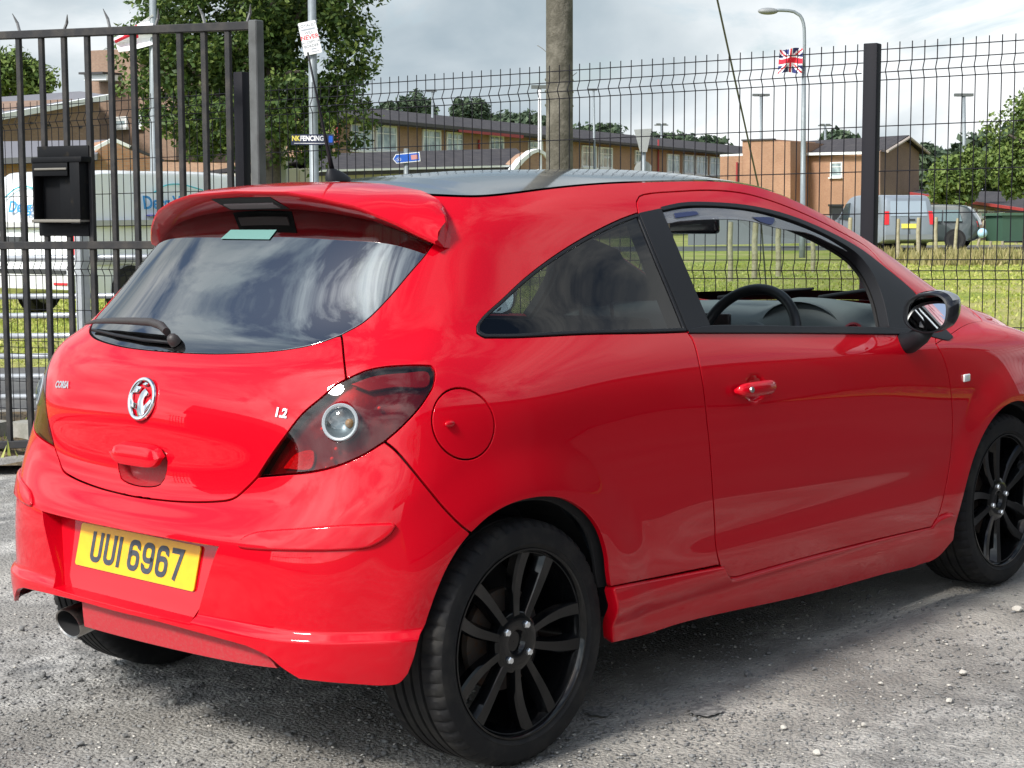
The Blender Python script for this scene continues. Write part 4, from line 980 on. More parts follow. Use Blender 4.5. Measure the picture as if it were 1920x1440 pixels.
# ================================================================== the place
CWv = Vector(CW); Wr, Wu, Wf = (Vector(b) for b in WB)
UPN = TM.to_3x3() @ Vector((0, 0, 1))
def W(px, py, D): return CWv+(Wf+Wr*((px-IW/2)/FPX)-Wu*((py-IH/2)/FPX))*D
def gz(x, y):
    r_ = math.hypot(x, y); k = 1.0 if r_ < 12 else 12/r_                      # the yard's slope levels out beyond the fence, the field falls slightly
    return -(UPN.x*x+UPN.y*y)/UPN.z*k-.006*max(0.0, min(r_, 90)-12)
def WG(px, D, up=0.0):
    p = W(px, 560, D); return Vector((p.x, p.y, gz(p.x, p.y)+up))
FH = Vector((Wf.x, Wf.y, 0)).normalized(); RH = Vector((FH.y, -FH.x, 0))
def GP(lat, dep, up=0.0):
    p = CWv+RH*lat+FH*dep; return Vector((p.x, p.y, gz(p.x, p.y)+up))
def hit_plane(px, py, A, B):
    """sight line met with the upright plane through A and B"""
    d = Wf+Wr*((px-IW/2)/FPX)-Wu*((py-IH/2)/FPX); e = (B-A); n = Vector((-e.y, e.x, 0)); return CWv+d*((A-CWv).dot(n)/d.dot(n))

# ------------------------------------------------------------------ ground
def ground_material(name, cols, scales, rough=.92, bump=.5, bscale=60, bdist=.012, extra=None):
    M = bpy.data.materials.new(name); M.use_nodes = True; t = M.node_tree; L = t.links.new; b = t.nodes['Principled BSDF']
    b.inputs['Roughness'].default_value = rough; b.inputs['Specular IOR Level'].default_value = .25
    tc = N(t, 'ShaderNodeTexCoord'); cur = None
    for i, (c, sc) in enumerate(zip(cols[1:], scales)):
        n = N(t, 'ShaderNodeTexNoise', inp={'Scale': sc, 'Detail': 8.0, 'Roughness': .62}); L(tc.outputs['Object'], n.inputs['Vector'])
        mr = N(t, 'ShaderNodeMapRange', inp={'From Min': .42, 'From Max': .62}); L(n.outputs['Fac'], mr.inputs['Value'])
        mx = N(t, 'ShaderNodeMix', data_type='RGBA'); mx.inputs['B'].default_value = (*c, 1)
        if cur is None: mx.inputs['A'].default_value = (*cols[0], 1)
        else: L(cur, mx.inputs['A'])
        L(mr.outputs[0], mx.inputs['Factor']); cur = mx.outputs['Result']
    L(cur, b.inputs['Base Color'])
    n = N(t, 'ShaderNodeTexNoise', inp={'Scale': bscale, 'Detail': 9.0, 'Roughness': .7}); L(tc.outputs['Object'], n.inputs['Vector'])
    v = N(t, 'ShaderNodeTexVoronoi', inp={'Scale': bscale*.9}); L(tc.outputs['Object'], v.inputs['Vector'])
    ad = N(t, 'ShaderNodeMath', operation='SUBTRACT'); L(n.outputs['Fac'], ad.inputs[0]); L(v.outputs['Distance'], ad.inputs[1])
    bp = N(t, 'ShaderNodeBump', inp={'Strength': bump, 'Distance': bdist}); L(ad.outputs[0], bp.inputs['Height']); L(bp.outputs[0], b.inputs['Normal'])
    return M
GRAVEL = ground_material('grey_gravel', [(.37, .362, .35), (.21, .208, .205), (.52, .51, .485), (.15, .15, .15), (.46, .44, .40), (.21, .20, .185)], [1.7, 22, 7.0, .6, 1.1], bump=.75, bscale=95, bdist=.012)
# near yard: a finely divided sheet with real unevenness, the rest one large sheet
def ground_sheet(name, lat0, lat1, d0, d1, nx, ny, material, up, amp=0.0, sc=1.0, seed=0):
    rng = np.random.RandomState(seed); V = []; F = []
    lat = np.linspace(lat0, lat1, nx); dep = np.linspace(d0, d1, ny); g1, g2 = np.meshgrid(lat, dep)
    h = np.zeros(g1.shape)
    if amp:
        for k in range(26):
            a = rng.rand()*6.28; f_ = sc*(1.5**(rng.rand()*6)); h += np.sin((g1*math.cos(a)+g2*math.sin(a))*f_+rng.rand()*6.28)/f_**.7
        h = h/np.abs(h).max()*amp; edge = np.minimum.reduce([np.clip((g1-lat0)/.3, 0, 1), np.clip((lat1-g1)/.3, 0, 1), np.clip((g2-d0)/.3, 0, 1), np.clip((d1-g2)/.3, 0, 1)]); h = (h-amp)*edge
    for i in range(ny):
        for j in range(nx):
            p = GP(g1[i, j], g2[i, j], up+h[i, j]); V.append(p)
    F = [(i*nx+j, i*nx+j+1, (i+1)*nx+j+1, (i+1)*nx+j) for i in range(ny-1) for j in range(nx-1)]
    o = mesh(name, V, F, material, None, True); tag(o, kind='structure'); return o
tag(mesh('ground', [GP(-600, -300, -.45), GP(600, -300, -.45), GP(600, 1500, -.45), GP(-600, 1500, -.45)], [(0, 1, 2, 3)], ground_material('far_ground', [(.06, .09, .03), (.09, .11, .04)], [.05])), kind='structure')
ground_sheet('yard_gravel', -14, 2.7, -3, 12.0, 200, 200, GRAVEL, 0.0, amp=.006, sc=3)
ground_sheet('unseen_dark_yard', -40, 60, -45, 11.0, 20, 20, ground_material('darkened_yard', [(.055, .055, .057), (.075, .074, .072)], [.8], bump=.3, bscale=80), -.016)  # unseen rest of the yard, made dark to deepen the lower door's reflection
ASPH = ground_material('road_asphalt', [(.10, .10, .10), (.13, .13, .125)], [3], bump=.3, bscale=90)
GRASS = ground_material('short_grass', [(.27, .31, .055), (.36, .38, .08), (.20, .26, .045), (.40, .37, .14)], [.6, 3.0, .35], bump=1.0, bscale=14, bdist=.05)
ground_sheet('side_road', -40, -1.5, 12.0, 15.3, 20, 6, ASPH, .004)
ground_sheet('verge_grass', -60, -1.2, 15.3, 60, 30, 20, GRASS, .006, amp=.04, sc=.6, seed=3)
ground_sheet('field_grass', -1.2, 70, 8.4, 62, 60, 50, GRASS, .008, amp=.05, sc=.5, seed=4)
ground_sheet('main_road', -60, 90, 62, 72, 20, 4, ASPH, .012)
ground_sheet('school_lawn', -90, 130, 72, 175, 20, 10, GRASS, .010)
SOIL = ground_material('leaf_litter_soil', [(.16, .115, .07), (.25, .19, .11), (.07, .06, .045)], [9, 4], bump=1.0, bscale=30, bdist=.05)
ground_sheet('soil_strip', -4.6, -2.2, 8.9, 11.4, 40, 40, SOIL, .05, amp=.05, sc=4, seed=8)
# kerb stones under the fence at the left
bm = bmesh.new()
for k in range(4):
    c = GP(-3.0+.62*k-1.0, 10.15-.30*k+.5, .06); add_box(bm, (0, 0, 0), (.60, .14, .14), Matrix.Rotation(math.atan2((RH*.62-FH*.30).y, (RH*.62-FH*.30).x), 3, 'Z')); 
    for v in bm.verts[-8:]: v.co += c
    bm2 = bm; o = bm_obj('kerb_stone', bm, mat('concrete_kerb', (.30, .29, .26), .9, noise=(14, (.18, .18, .15), .4, .7, 6), bump=(60, .4, .006)), None); bm = bmesh.new()
    tag(o, ('first', 'second', 'third', 'fourth')[k]+' concrete kerb stone from the left, under the black gate', 'kerb', 'kerb stones under the gate')
bm.free()
# loose stones: the larger ones one by one, the grit as one mass
STONE = mat('grey_stone', (.22, .22, .215), .9, noise=(30, (.12, .12, .122), .4, .65, 5), bump=(120, .5, .004))
PALE = mat('pale_stone', (.52, .50, .46), .9, noise=(40, (.36, .34, .30), .4, .7, 4), bump=(120, .4, .003))
def stone_mesh(seed, flat=.65):
    rng = np.random.RandomState(seed); bm = bmesh.new(); bmesh.ops.create_icosphere(bm, subdivisions=2, radius=1)
    pl = [(Vector(rng.randn(3)).normalized(), .55+.3*rng.rand()) for _ in range(7)]
    for v in bm.verts:
        for n, d in pl:
            k = v.co.dot(n)
            if k > d: v.co -= n*(k-d)
        v.co.z *= flat
    me = bpy.data.meshes.new('stone'); bm.to_mesh(me); bm.free(); return me
SM = [stone_mesh(i, .55+.12*(i % 3)) for i in range(6)]
def ground_at(px, py):
    d = Wf+Wr*((px-IW/2)/FPX)-Wu*((py-IH/2)/FPX); t_ = -CWv.dot(UPN)/d.dot(UPN); p = CWv+d*t_
    if t_ > 9:
        a, b = 4.0, 120.0
        for _ in range(40):
            m_ = (a+b)/2; p = CWv+d*m_
            if p.z > gz(p.x, p.y): a = m_
            else: b = m_
    return p
big = [(1806, 1262, .017, 1, 'largest pale rounded stone on the gravel right of the car'), (1907, 1143, .022, 1, 'pale flat stone at the right edge of the gravel'), (1527, 1255, .009, 0, 'small grey pebble in the shade below the door'), (1651, 1282, .010, 1, 'small white pebble below the front of the door'), (1533, 1413, .013, 1, 'white stone at the bottom right of the gravel'),
       (1402, 1265, .013, 0, 'flat grey stone below the side skirt'), (1779, 1285, .008, 1, 'pale tan pebble left of the largest stone'), (323, 1318, .016, 1, 'pale angular stone behind the tail pipe'), (80, 1268, .016, 0, 'grey angular stone at the left under the tail pipe'), (150, 1396, .014, 0, 'dark stone at the bottom left of the gravel'), (235, 1380, .010, 0, 'small dark stone near the bottom left corner'),
       (40, 1180, .014, 0, 'dark stone left of the tail pipe'), (428, 1390, .010, 0, 'small grey stone below the number plate'), (1620, 1360, .010, 1, 'small pale pebble in the lower right gravel'), (1780, 1315, .010, 1, 'white pebble below the largest stone'), (1470, 1365, .012, 1, 'pale chip beside the dark damp patch'), (620, 1395, .011, 0, 'grey stone left of the rear tyre'), (150, 1275, .010, 0, 'grey chip right of the angular stone')]
for i, (px, py, r_, pale, lab) in enumerate(big):
    me = SM[i % 6].copy(); o = link('loose_stone', me, PALE if pale else STONE); p = ground_at(px, py); o.location = (p.x, p.y, p.z+r_*.25); o.scale = (r_, r_*.8, r_*.9); o.rotation_euler = (0, 0, i*1.3)
    tag(o, lab, 'stone', 'larger loose stones on the yard')
def scatter(name, n, sizer, seed, material, area):
    rng = np.random.RandomState(seed); src = []
    for k in range(4):
        bm = bmesh.new(); bmesh.ops.create_icosphere(bm, subdivisions=1, radius=1)
        for v in bm.verts: v.co *= .65+.5*rng.rand(); v.co.z *= .6
        bm.verts.ensure_lookup_table(); src.append((np.array([v.co[:] for v in bm.verts]), np.array([[v.index for v in f.verts] for f in bm.faces]))); bm.free()
    V = []; F = []; base = 0
    for i in range(n):
        px = area[0]+(area[1]-area[0])*rng.rand(); py = area[2]+(area[3]-area[2])*rng.rand()**.8; p = ground_at(px, py); v, f = src[i % 4]
        a = rng.rand()*6.28; c, s = math.cos(a), math.sin(a); sz = sizer(rng); R_ = np.array([[c, -s, 0], [s, c*.8, 0], [0, 0, .8]])
        V.append((v @ R_.T)*sz+np.array([p.x, p.y, p.z+sz*.12-.004])); F.append(f+base); base += len(v)
    V = np.concatenate(V); F = np.concatenate(F)
    me = bpy.data.meshes.new(name); me.vertices.add(len(V)); me.vertices.foreach_set('co', V.ravel()); me.loops.add(F.size); me.loops.foreach_set('vertex_index', F.ravel().astype(np.int32)); me.polygons.add(len(F)); me.polygons.foreach_set('loop_start', np.arange(0, F.size, 3, dtype=np.int32)); me.update(); me.validate()
    o = link(name, me, material); return o
tag(scatter('gravel_grit', 13000, lambda r_: .0022+.0065*r_.rand()**4, 5, STONE, (-60, 1980, 1080, 1500)), 'fine dark grit scattered over the yard', 'gravel', kind='stuff')
tag(scatter('gravel_stones', 700, lambda r_: .005+.009*r_.rand()**2.5, 15, STONE, (-60, 1980, 1080, 1500)), 'small dark stones scattered over the yard', 'gravel', kind='stuff')
tag(scatter('pale_grit', 1600, lambda r_: .002+.005*r_.rand()**3, 6, PALE, (-60, 1980, 1100, 1500)), 'fine pale chippings scattered over the yard', 'gravel', kind='stuff')

# damp stains beside the rear wheel
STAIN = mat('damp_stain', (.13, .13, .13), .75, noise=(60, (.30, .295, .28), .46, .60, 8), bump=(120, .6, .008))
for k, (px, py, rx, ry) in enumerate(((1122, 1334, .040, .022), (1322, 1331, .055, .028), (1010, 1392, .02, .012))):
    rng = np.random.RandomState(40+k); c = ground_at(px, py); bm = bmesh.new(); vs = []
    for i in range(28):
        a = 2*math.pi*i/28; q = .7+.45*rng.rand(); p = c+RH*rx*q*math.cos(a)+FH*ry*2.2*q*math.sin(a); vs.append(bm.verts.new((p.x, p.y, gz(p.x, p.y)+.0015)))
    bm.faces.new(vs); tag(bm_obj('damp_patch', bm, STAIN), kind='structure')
# ------------------------------------------------------------------ black mesh fence
FENCE = mat('black_powder_coated_steel', (.010, .010, .014), .65, 0, 0, .2)
FA, FB = GP(2.58, 6.95), GP(-4.7, 11.26)          # fence line: right end, left end
FA.z = FB.z = 0; fdir = (FB-FA).normalized(); fn = Vector((-fdir.y, fdir.x, 0))
if fn.dot(FH) > 0: fn = -fn                       # towards the camera
def fence_hit(px, py): return hit_plane(px, py, FA, FB)
HZ_PX = [95, 118, 138, 152, 238, 322, 401, 487, 507, 523, 609]     # heights of the level wires, read beside the right-hand post
post_r = fence_hit(1632, 300); post_l = fence_hit(462, 300)
zbase_r = gz(post_r.x, post_r.y)
HZ = [fence_hit(1620, y).z-zbase_r for y in HZ_PX]+[.62, .58, .54, .37, .20, .05]
HZ = [h for h in HZ if h > .03]
TOPZ = HZ[0]+.030
folds = [(HZ[1], HZ[3]), (HZ[7], HZ[9])]
def fold(z):
    for a, b in folds:
        if b <= z <= a: return .022*(1-abs((z-(a+b)/2)/((a-b)/2)))
    return 0.0
def vwire():
    zs = sorted({.02, TOPZ}|{h for h in HZ if h < TOPZ}|{(a+b)/2 for a, b in folds}); bm = bmesh.new()
    add_tube(bm, [(0, fold(z), z) for z in zs], .0024, 6); me = bpy.data.meshes.new('vertical_wire'); bm.to_mesh(me); bm.free(); me.materials.append(FENCE); return me
VW = vwire()
def fence_panel(p0, p1, label, sp=.0565):
    p0 = Vector((p0.x, p0.y, gz(p0.x, p0.y))); p1 = Vector((p1.x, p1.y, gz(p1.x, p1.y))); d = p1-p0; L_ = d.length; n = int(L_/sp)
    root = empty('mesh_fence_panel', p0); tag(root, label, 'fence', 'black welded mesh fence panels')
    yax = fn
    ang = math.atan2(d.y, d.x); slope = d.z/math.hypot(d.x, d.y)
    for i in range(n+1):
        o = link('vertical_wire', VW, None, root); q = d*((i+.5)/(n+1)); o.location = q; o.rotation_euler = (0, 0, ang if fn.dot(Vector((-math.sin(ang), math.cos(ang), 0))) > 0 else ang+math.pi)
    for h in HZ:
        bm = bmesh.new(); off = fn*(fold(h)+.005); add_tube(bm, [Vector((0, 0, h))+off, d+Vector((0, 0, h))+off], .0024, 6); bm_obj('level_wire', bm, FENCE, root)
    return root
post_r = post_r+fn*0; endr = FA+(FA-FB).normalized()*.9
fence_panel(post_l+(-fdir)*.04, post_r+fdir*.04, 'black mesh fence panel behind the car between the two posts')
fence_panel(post_r-fdir*.04, endr, 'black mesh fence panel right of the black post, before the field')
fence_panel(post_l+fdir*.04, FB, 'black mesh fence panel behind the barred gate at the left')
def fence_post(p, ztop, label, w=.063):
    z0 = gz(p.x, p.y); o = bevel_box('fence_post', (0, 0, (ztop-z0)/2-.05), (w, w, ztop-z0+.1), FENCE, None, .004, seg=2)
    o.location = (p.x, p.y, z0); o.rotation_euler = (0, 0, math.atan2(fdir.y, fdir.x)); tag(o, label, 'fence post', 'square black fence posts')
fence_post(post_r+fn*.0, fence_hit(1632, 82).z, 'square black fence post standing right of the car')
fence_post(post_l+fn*.03, fence_hit(462, 136).z, 'square black fence post beside the gate, partly behind it')
# sign on the fence
def signboard(name, label, cat, c, ex, ey, w, h, base, parts=(), th=.003, group=None):
    o = empty(name, (0, 0, 0)); Mx = frame_mat(c, ex, ey); prism('sign_board', rrect(w, h, min(w, h)*.06, 3), -th, 0, base, o, Mx)
    for p in parts:
        if p[0] == 't':
            _, s, sz, x, y, m_, bold = p; me = text_mesh(s, sz, 'lettering', bold, .0005); me.transform(Mx @ Matrix.Translation((x, y, .001))); link('lettering', me, m_, o)
        else:
            _, nm, x, y, w2, h2, m_ = p; prism(nm, rrect(w2, h2, min(w2, h2)*.2, 2), 0, .001, m_, o, Mx @ Matrix.Translation((x, y, 0)))
    return tag(o, label, cat, group)
NAVY = mat('navy_sign', (.018, .025, .055), .4); SWHITE = mat('sign_white', (.75, .76, .77), .5); SYEL = mat('sign_yellow', (.80, .68, .12), .5); SRED = mat('sign_red', (.65, .02, .03), .5); SBLUE = mat('sign_blue', (.015, .10, .50), .4); SGREY = mat('sign_back_grey', (.30, .31, .31), .55, .4)
a, b, c_ = fence_hit(549, 262), fence_hit(629, 262), fence_hit(588, 262); sw_ = (b-a).length; sh_ = (fence_hit(588, 252)-fence_hit(588, 272)).length
signboard('fence_sign', 'navy NK FENCING sign fixed to the mesh fence', 'sign', c_+fn*.012, b-a, (0, 0, 1), sw_, sh_, NAVY,
          [('t', 'NK', sh_*.66, -sw_*.385, sh_*.10, SYEL, .0012), ('t', 'FENCING', sh_*.66, -sw_*.005, sh_*.10, SWHITE, .0012), ('b', 'sign_line', -sw_*.02, -sh_*.34, sw_*.80, sh_*.05, SWHITE), ('b', 'sign_emblem', sw_*.43, sh_*.05, sw_*.09, sh_*.62, SBLUE)])

# ------------------------------------------------------------------ barred steel gate at the left
GATE = mat('dark_painted_gate_steel', (.026, .026, .028), .6, 0, 0, .25, noise=(9, (.055, .050, .045), .45, .7, 6), bump=(80, .25, .003))
GGREY = mat('grey_gate_post', (.12, .125, .125), .5, .3, noise=(7, (.07, .072, .07), .4, .7, 5))
GA, GB = W(480, 300, 8.7), W(-60, 300, 9.75); GA.z = GB.z = 0
gdir = (GB-GA).normalized(); gn = Vector((-gdir.y, gdir.x, 0))
if gn.dot(FH) > 0: gn = -gn
def gate_hit(px, py): return hit_plane(px, py, GA, GB)
gate = empty('barred_gate', (GA.x, GA.y, gz(GA.x, GA.y))); g0 = gate.location.copy()
tag(gate, 'tall black steel gate with upright bars, lock box and bent spikes', 'gate')
grot = Matrix.Rotation(math.atan2(gdir.y, gdir.x), 3, 'Z')
def beam(nm, p, q, w, d, m_=GATE, par=gate, off=Vector((0, 0, 0))):
    p, q = Vector(p)-off, Vector(q)-off; ax = (q-p); L_ = ax.length; ax.normalize(); y = gn-ax*gn.dot(ax); y.normalize(); x = y.cross(ax)
    bm = bmesh.new(); add_box(bm, (0, 0, 0), (w, d, L_)); bmesh.ops.bevel(bm, geom=bm.edges[:], offset=min(w, d)*.1, segments=1, affect='EDGES')
    bm.transform(Matrix(((x.x, y.x, ax.x, (p.x+q.x)/2), (x.y, y.y, ax.y, (p.y+q.y)/2), (x.z, y.z, ax.z, (p.z+q.z)/2), (0, 0, 0, 1)))); return bm_obj(nm, bm, m_, par)
beam('top_rail', gate_hit(-80, 70), gate_hit(472, 48.5), .044, .044, off=g0)
beam('middle_rail', gate_hit(-80, 460.5), gate_hit(480, 459), .044, .044, off=g0)
bz = gz(GA.x, GA.y)
beam('bottom_rail', gate_hit(-80, 838)*1.0, gate_hit(480, 815), .045, .045, off=g0)
def vline(px_top, px_bot, y0, y1): return gate_hit(px_top, y0), gate_hit(px_bot, y1)
for xt, xb in ((34.5, 66), (77, 103), (119.5, 141), (163, 174), (206.5, 211), (249, 252), (292, 292), (336.5, 334), (382, 378), (427, 422), (-7, 22)):
    k = (452-62)/(838-62)
    a, b = gate_hit(xt, 68-.0456*xt), gate_hit(xt+(xb-xt)*k*.45, 838); b = Vector((a.x, a.y, b.z)); beam('bar', a, b, .033, .024, off=g0+gn*.0)
a, b = gate_hit(479.5, 38), gate_hit(479.5, 850); beam('end_post', a, Vector((a.x, a.y, b.z)), .055, .065, GGREY, off=g0)
for x0, y0, x1, y1 in ((37, 60, 28, 26), (120, 57, 131, 28), (206, 53, 198, 17), (292, 49, 301, 17), (384, 44, 375, 10), (464, 40, 474, 9)):
    p, q = gate_hit(x0, y0), gate_hit(x1, y1); bm = bmesh.new(); add_tube(bm, [p-g0, (p+q)/2-g0, q-g0+gn*.02], [.009, .009, .002], 6); bm_obj('spike', bm, mat('galvanised_spike', (.22, .22, .22), .5, .6), gate)
# lock box hung on the gate
lc = gate_hit(122, 357)+gn*.07; bx_rot = grot
LB = mat('black_lock_box', (.006, .0065, .008), .6, 0, 0, .15, noise=(20, (.03, .024, .016), .6, .8, 5))
def lbox(nm, px0, px1, py0, py1, d0, d1, m_=LB):
    p0, p1 = gate_hit(px0, py0), gate_hit(px1, py1); w = (Vector((p1.x, p1.y, 0))-Vector((p0.x, p0.y, 0))).length; h = abs(p0.z-p1.z); c = (p0+p1)/2+gn*(d0+d1)/2-g0
    return bevel_box(nm, c, (w, abs(d1-d0), h), m_, gate, .004, rot=grot, seg=2)
lbox('lock_box_flange', 74, 171, 275, 302, .012, .020); lbox('lock_box_lower_plate', 78, 172, 412, 443, .012, .022)
lbox('lock_box_side', 150, 172, 298, 420, .012, .085); lbox('lock_box_side', 80, 87, 298, 418, .012, .085); lbox('lock_box_top', 80, 174, 296, 304, .010, .09); lbox('lock_box_lip', 86, 146, 316, 319, .078, .092, mat('worn_box_edge', (.16, .15, .13), .6)); lbox('lock_box_front', 80, 147, 304, 330, .076, .084); lbox('lock_box_bottom', 81, 172, 411, 417, .012, .09, mat('worn_box_edge', (.16, .15, .13), .6)); lbox('lock_box_divider', 120, 152, 328, 412, .03, .036); lbox('lock_box_back', 76, 172, 300, 418, .010, .016)

# ------------------------------------------------------------------ galvanised field gate behind
GALV = mat('galvanised_tube', (.52, .54, .57), .42, .55, noise=(12, (.40, .42, .45), .4, .7, 4))
fg = empty('field_gate', WG(150, 12.6)); tag(fg, 'galvanised tubular field gate beyond the black gate', 'gate'); f0 = fg.location.copy()
for y in (483, 555, 591, 629, 667, 705, 743):
    bm = bmesh.new(); add_tube(bm, [W(-120, y+2, 12.9)-f0, W(420, y-2, 12.2)-f0], .021, 10); bm_obj('gate_rail', bm, GALV, fg, smooth=True)
p = WG(156, 12.45); tag(bm_obj('gate_post', (lambda b: (add_box(b, (0, 0, .75), (.075, .075, 1.5)), b)[1])(bmesh.new()), GALV), 'grey square steel post of the tubular gate', 'gate post').location = p

# ------------------------------------------------------------------ poles, wires, signs, flags
POLEW = mat('weathered_pole_wood', (.085, .078, .058), .9, noise=(7, (.19, .175, .14), .45, .68, 8), bump=(26, .9, .012))
def wood_pole(px, D, r0, r1, h, label, name='telegraph_pole'):
    o = empty(name, WG(px, D)); bm = bmesh.new(); n = 14; pts = [(0, 0, -.3+(h+.3)*i/n) for i in range(n+1)]; add_tube(bm, pts, [r0+(r1-r0)*i/n for i in range(n+1)], 24)
    rng = np.random.RandomState(2)
    bm_obj('pole_shaft', bm, POLEW, o, smooth=True)
    return tag(o, label, 'pole')
tp = wood_pole(1049, 13.5, .110, .100, 8.5, 'thick weathered wooden telegraph pole behind the fence')
RUSTY = mat('old_wire', (.28, .27, .25), .6, .5)
for px, py, a in ((1066, 190, .6), (1030, 48, -.4), (1069, 148, .9), (1024, 97, -1.2)):
    p = W(px, py, 13.38)-tp.location; bm = bmesh.new(); add_tube(bm, [p, p+Wr*.03*a+Vector((0, 0, .03)), p+Wr*.06*a+Vector((0, 0, .05))], .003, 5); bm_obj('wire_end', bm, RUSTY, tp)
for y in (150, 172, 198):
    bm = bmesh.new(); c = W(1048.5, y, 13.5)-tp.location; pts = [c+Vector((math.cos(a)*.113, math.sin(a)*.113, .01*math.sin(3*a))) for a in np.linspace(0, 2*math.pi, 25)]; add_tube(bm, pts, .004, 5, cap=False); bm_obj('wire_band', bm, RUSTY, tp)
gw = empty('guy_wire', W(1420, 420, 22)); bm = bmesh.new(); add_tube(bm, [W(1300, -190, 16)-gw.location, W(1345, 0, 18)-gw.location, W(1421, 345, 21.2)-gw.location, WG(1440, 23)-gw.location], .011, 6); bm_obj('stay_cable', bm, mat('stay_cable', (.10, .10, .10), .6), gw); tag(gw, 'thin slanting stay wire right of the wooden pole', 'wire')
PAINTGREY = mat('grey_painted_steel', (.22, .25, .27), .5, .2, noise=(10, (.18, .205, .22), .4, .7, 4))
def steel_pole(name, px, D, y_top, r0, r1, label, cat, px_top=None, mt=PAINTGREY, par=None):
    b = WG(px, D); t_ = W(px_top if px_top is not None else px, y_top, D); o = empty(name, b); bm = bmesh.new(); v = t_-b; add_tube(bm, [Vector((0, 0, -.2)), v*.25, v*.25, v*.6, v], [r0, r0, (r0+r1)/2, (r0+r1)/2*.95, r1], 14); bm_obj('pole_shaft', bm, mt, o, smooth=True); return tag(o, label, cat)
# street lamp with bent arm
lp = steel_pole('street_lamp', 1503, 52, 125, .10, .062, 'tall grey street lamp with curved arm and drooping lantern', 'street lamp', 1507.5); l0 = lp.location
bm = bmesh.new(); pts = [W(x, y, 52)-l0 for x, y in ((1507.5, 125), (1508.3, 70), (1506.5, 44), (1500, 29), (1489, 22), (1470, 19.5), (1452, 19.5))]; add_tube(bm, [Vector(q) for q in catmull([tuple(q) for q in pts], .12)], .05, 10); bm_obj('lamp_arm', bm, PAINTGREY, lp, smooth=True)
bm = bmesh.new(); c = W(1440, 21, 52)-l0; bmesh.ops.create_uvsphere(bm, u_segments=18, v_segments=10, radius=1, matrix=Matrix.Translation(c) @ frame_mat((0, 0, 0), Wr, (0, 0, 1)) @ Matrix.Diagonal((.32, .11, .15, 1))); bm_obj('lantern', bm, mat('lantern_grey', (.22, .23, .24), .45), lp, smooth=True)
def flag_pts(corners, D, nx, ny, wave, sag=0.0):
    tl, tr_, br, bl = corners; V = []
    for j in range(ny+1):
        for i in range(nx+1):
            s, t_ = i/nx, j/ny; x = (tl[0]*(1-s)+tr_[0]*s)*(1-t_)+(bl[0]*(1-s)+br[0]*s)*t_; y = (tl[1]*(1-s)+tr_[1]*s)*(1-t_)+(bl[1]*(1-s)+br[1]*s)*t_
            V.append(W(x, y+sag*math.sin(s*7+t_*2), D+wave*math.sin(s*9+t_*3)*(1-s*.3)))
    return V
def flag(name, label, corners, D, wave, colf, nx=30, ny=20, sag=0.0):
    V = flag_pts(corners, D, nx, ny, wave, sag); c = V[0].copy(); o = empty(name, c); groups = {}
    for j in range(ny):
        for i in range(nx):
            m_ = colf((i+.5)/nx, (j+.5)/ny); groups.setdefault(m_.name, (m_, []))[1].append((j*(nx+1)+i, j*(nx+1)+i+1, (j+1)*(nx+1)+i+1, (j+1)*(nx+1)+i))
    me = bpy.data.meshes.new('flag_cloth'); F = []; mi = []
    for k, (m_, fs) in enumerate(groups.values()): me.materials.append(m_); F += fs; mi += [k]*len(fs)
    me.from_pydata([tuple(v-c) for v in V], [], F); me.polygons.foreach_set('material_index', mi); me.polygons.foreach_set('use_smooth', [True]*len(F)); me.update(); ob = link('flag_cloth', me, None, o)
    return tag(o, label, 'flag')
FW, FR, FBL = mat('flag_white', (.78, .78, .80), .8), mat('flag_red', (.62, .012, .035), .8), mat('flag_blue', (.012, .022, .13), .8)
def union(s, t_):
    x, y = (s-.5)*2, (t_-.5)
    if abs(y) < .10 or abs(x) < .10: return FR
    if abs(y) < .17 or abs(x) < .17: return FW
    d = min(abs(y-x*.5), abs(y+x*.5))
    if d < .05: return FR
    if d < .13: return FW
    return FBL
flag('union_flag', 'red, white and blue union flag hanging from the street lamp', ((1462, 93), (1505, 90), (1504, 136), (1458, 137)), 51.9, .12, union, 48, 36, 1.5)
steel_pole('flag_pole', 291, 27, -60, .075, .055, 'grey steel pole carrying the white and red flag', 'pole', 286)
flag('red_cross_flag', 'white flag with a red cross, drooping from the grey pole', ((287, 26), (287, 82), (224, 98), (211, 72)), 26.9, .08, lambda s, t_: FR if (.40 < t_ < .62 and s < .62) or (.66 < t_ < .99 and .05 < s < .22 and False) or (abs(t_-.8) < .22 and .15 < s < .42) else FW, 30, 20, 2)
sp1 = steel_pole('sign_pole', 592, 19, -60, .062, .045, 'grey steel pole carrying the white notice, left of the aerial', 'pole', 584)
c_ = W(581, 71, 18.93); ex_ = W(597, 38, 18.93)-W(564, 45, 18.93); ey_ = W(563, 45, 18.93)-W(567, 107, 18.93)
BLK = mat('sign_black', (.10, .11, .14), .6)
w_ = (ex_).length; h_ = ey_.length
signboard('pole_notice', 'small white notice with a red word on the grey pole', 'sign', c_, ex_, ey_, w_, h_, SWHITE, [('t', 'LOYALIST', h_*.125, 0, h_*.38, BLK, 0), ('t', 'WILL', h_*.12, 0, h_*.16, BLK, 0), ('t', 'NEVER', h_*.185, 0, h_*.02, SRED, .001), ('t', 'ACCEPT  A', h_*.11, 0, -h_*.13, BLK, 0), ('t', 'BORDER', h_*.12, 0, -h_*.25, BLK, 0), ('b', 'notice_line', 0, h_*.265, w_*.78, h_*.05, mat('print_grey', (.32, .34, .38), .6)), ('b', 'notice_line', w_*.1, -h_*.345, w_*.3, h_*.04, mat('print_grey', (.32, .34, .38), .6)), ('b', 'notice_line', w_*.15, -h_*.43, w_*.45, h_*.03, mat('print_grey', (.32, .34, .38), .6))], th=.006)
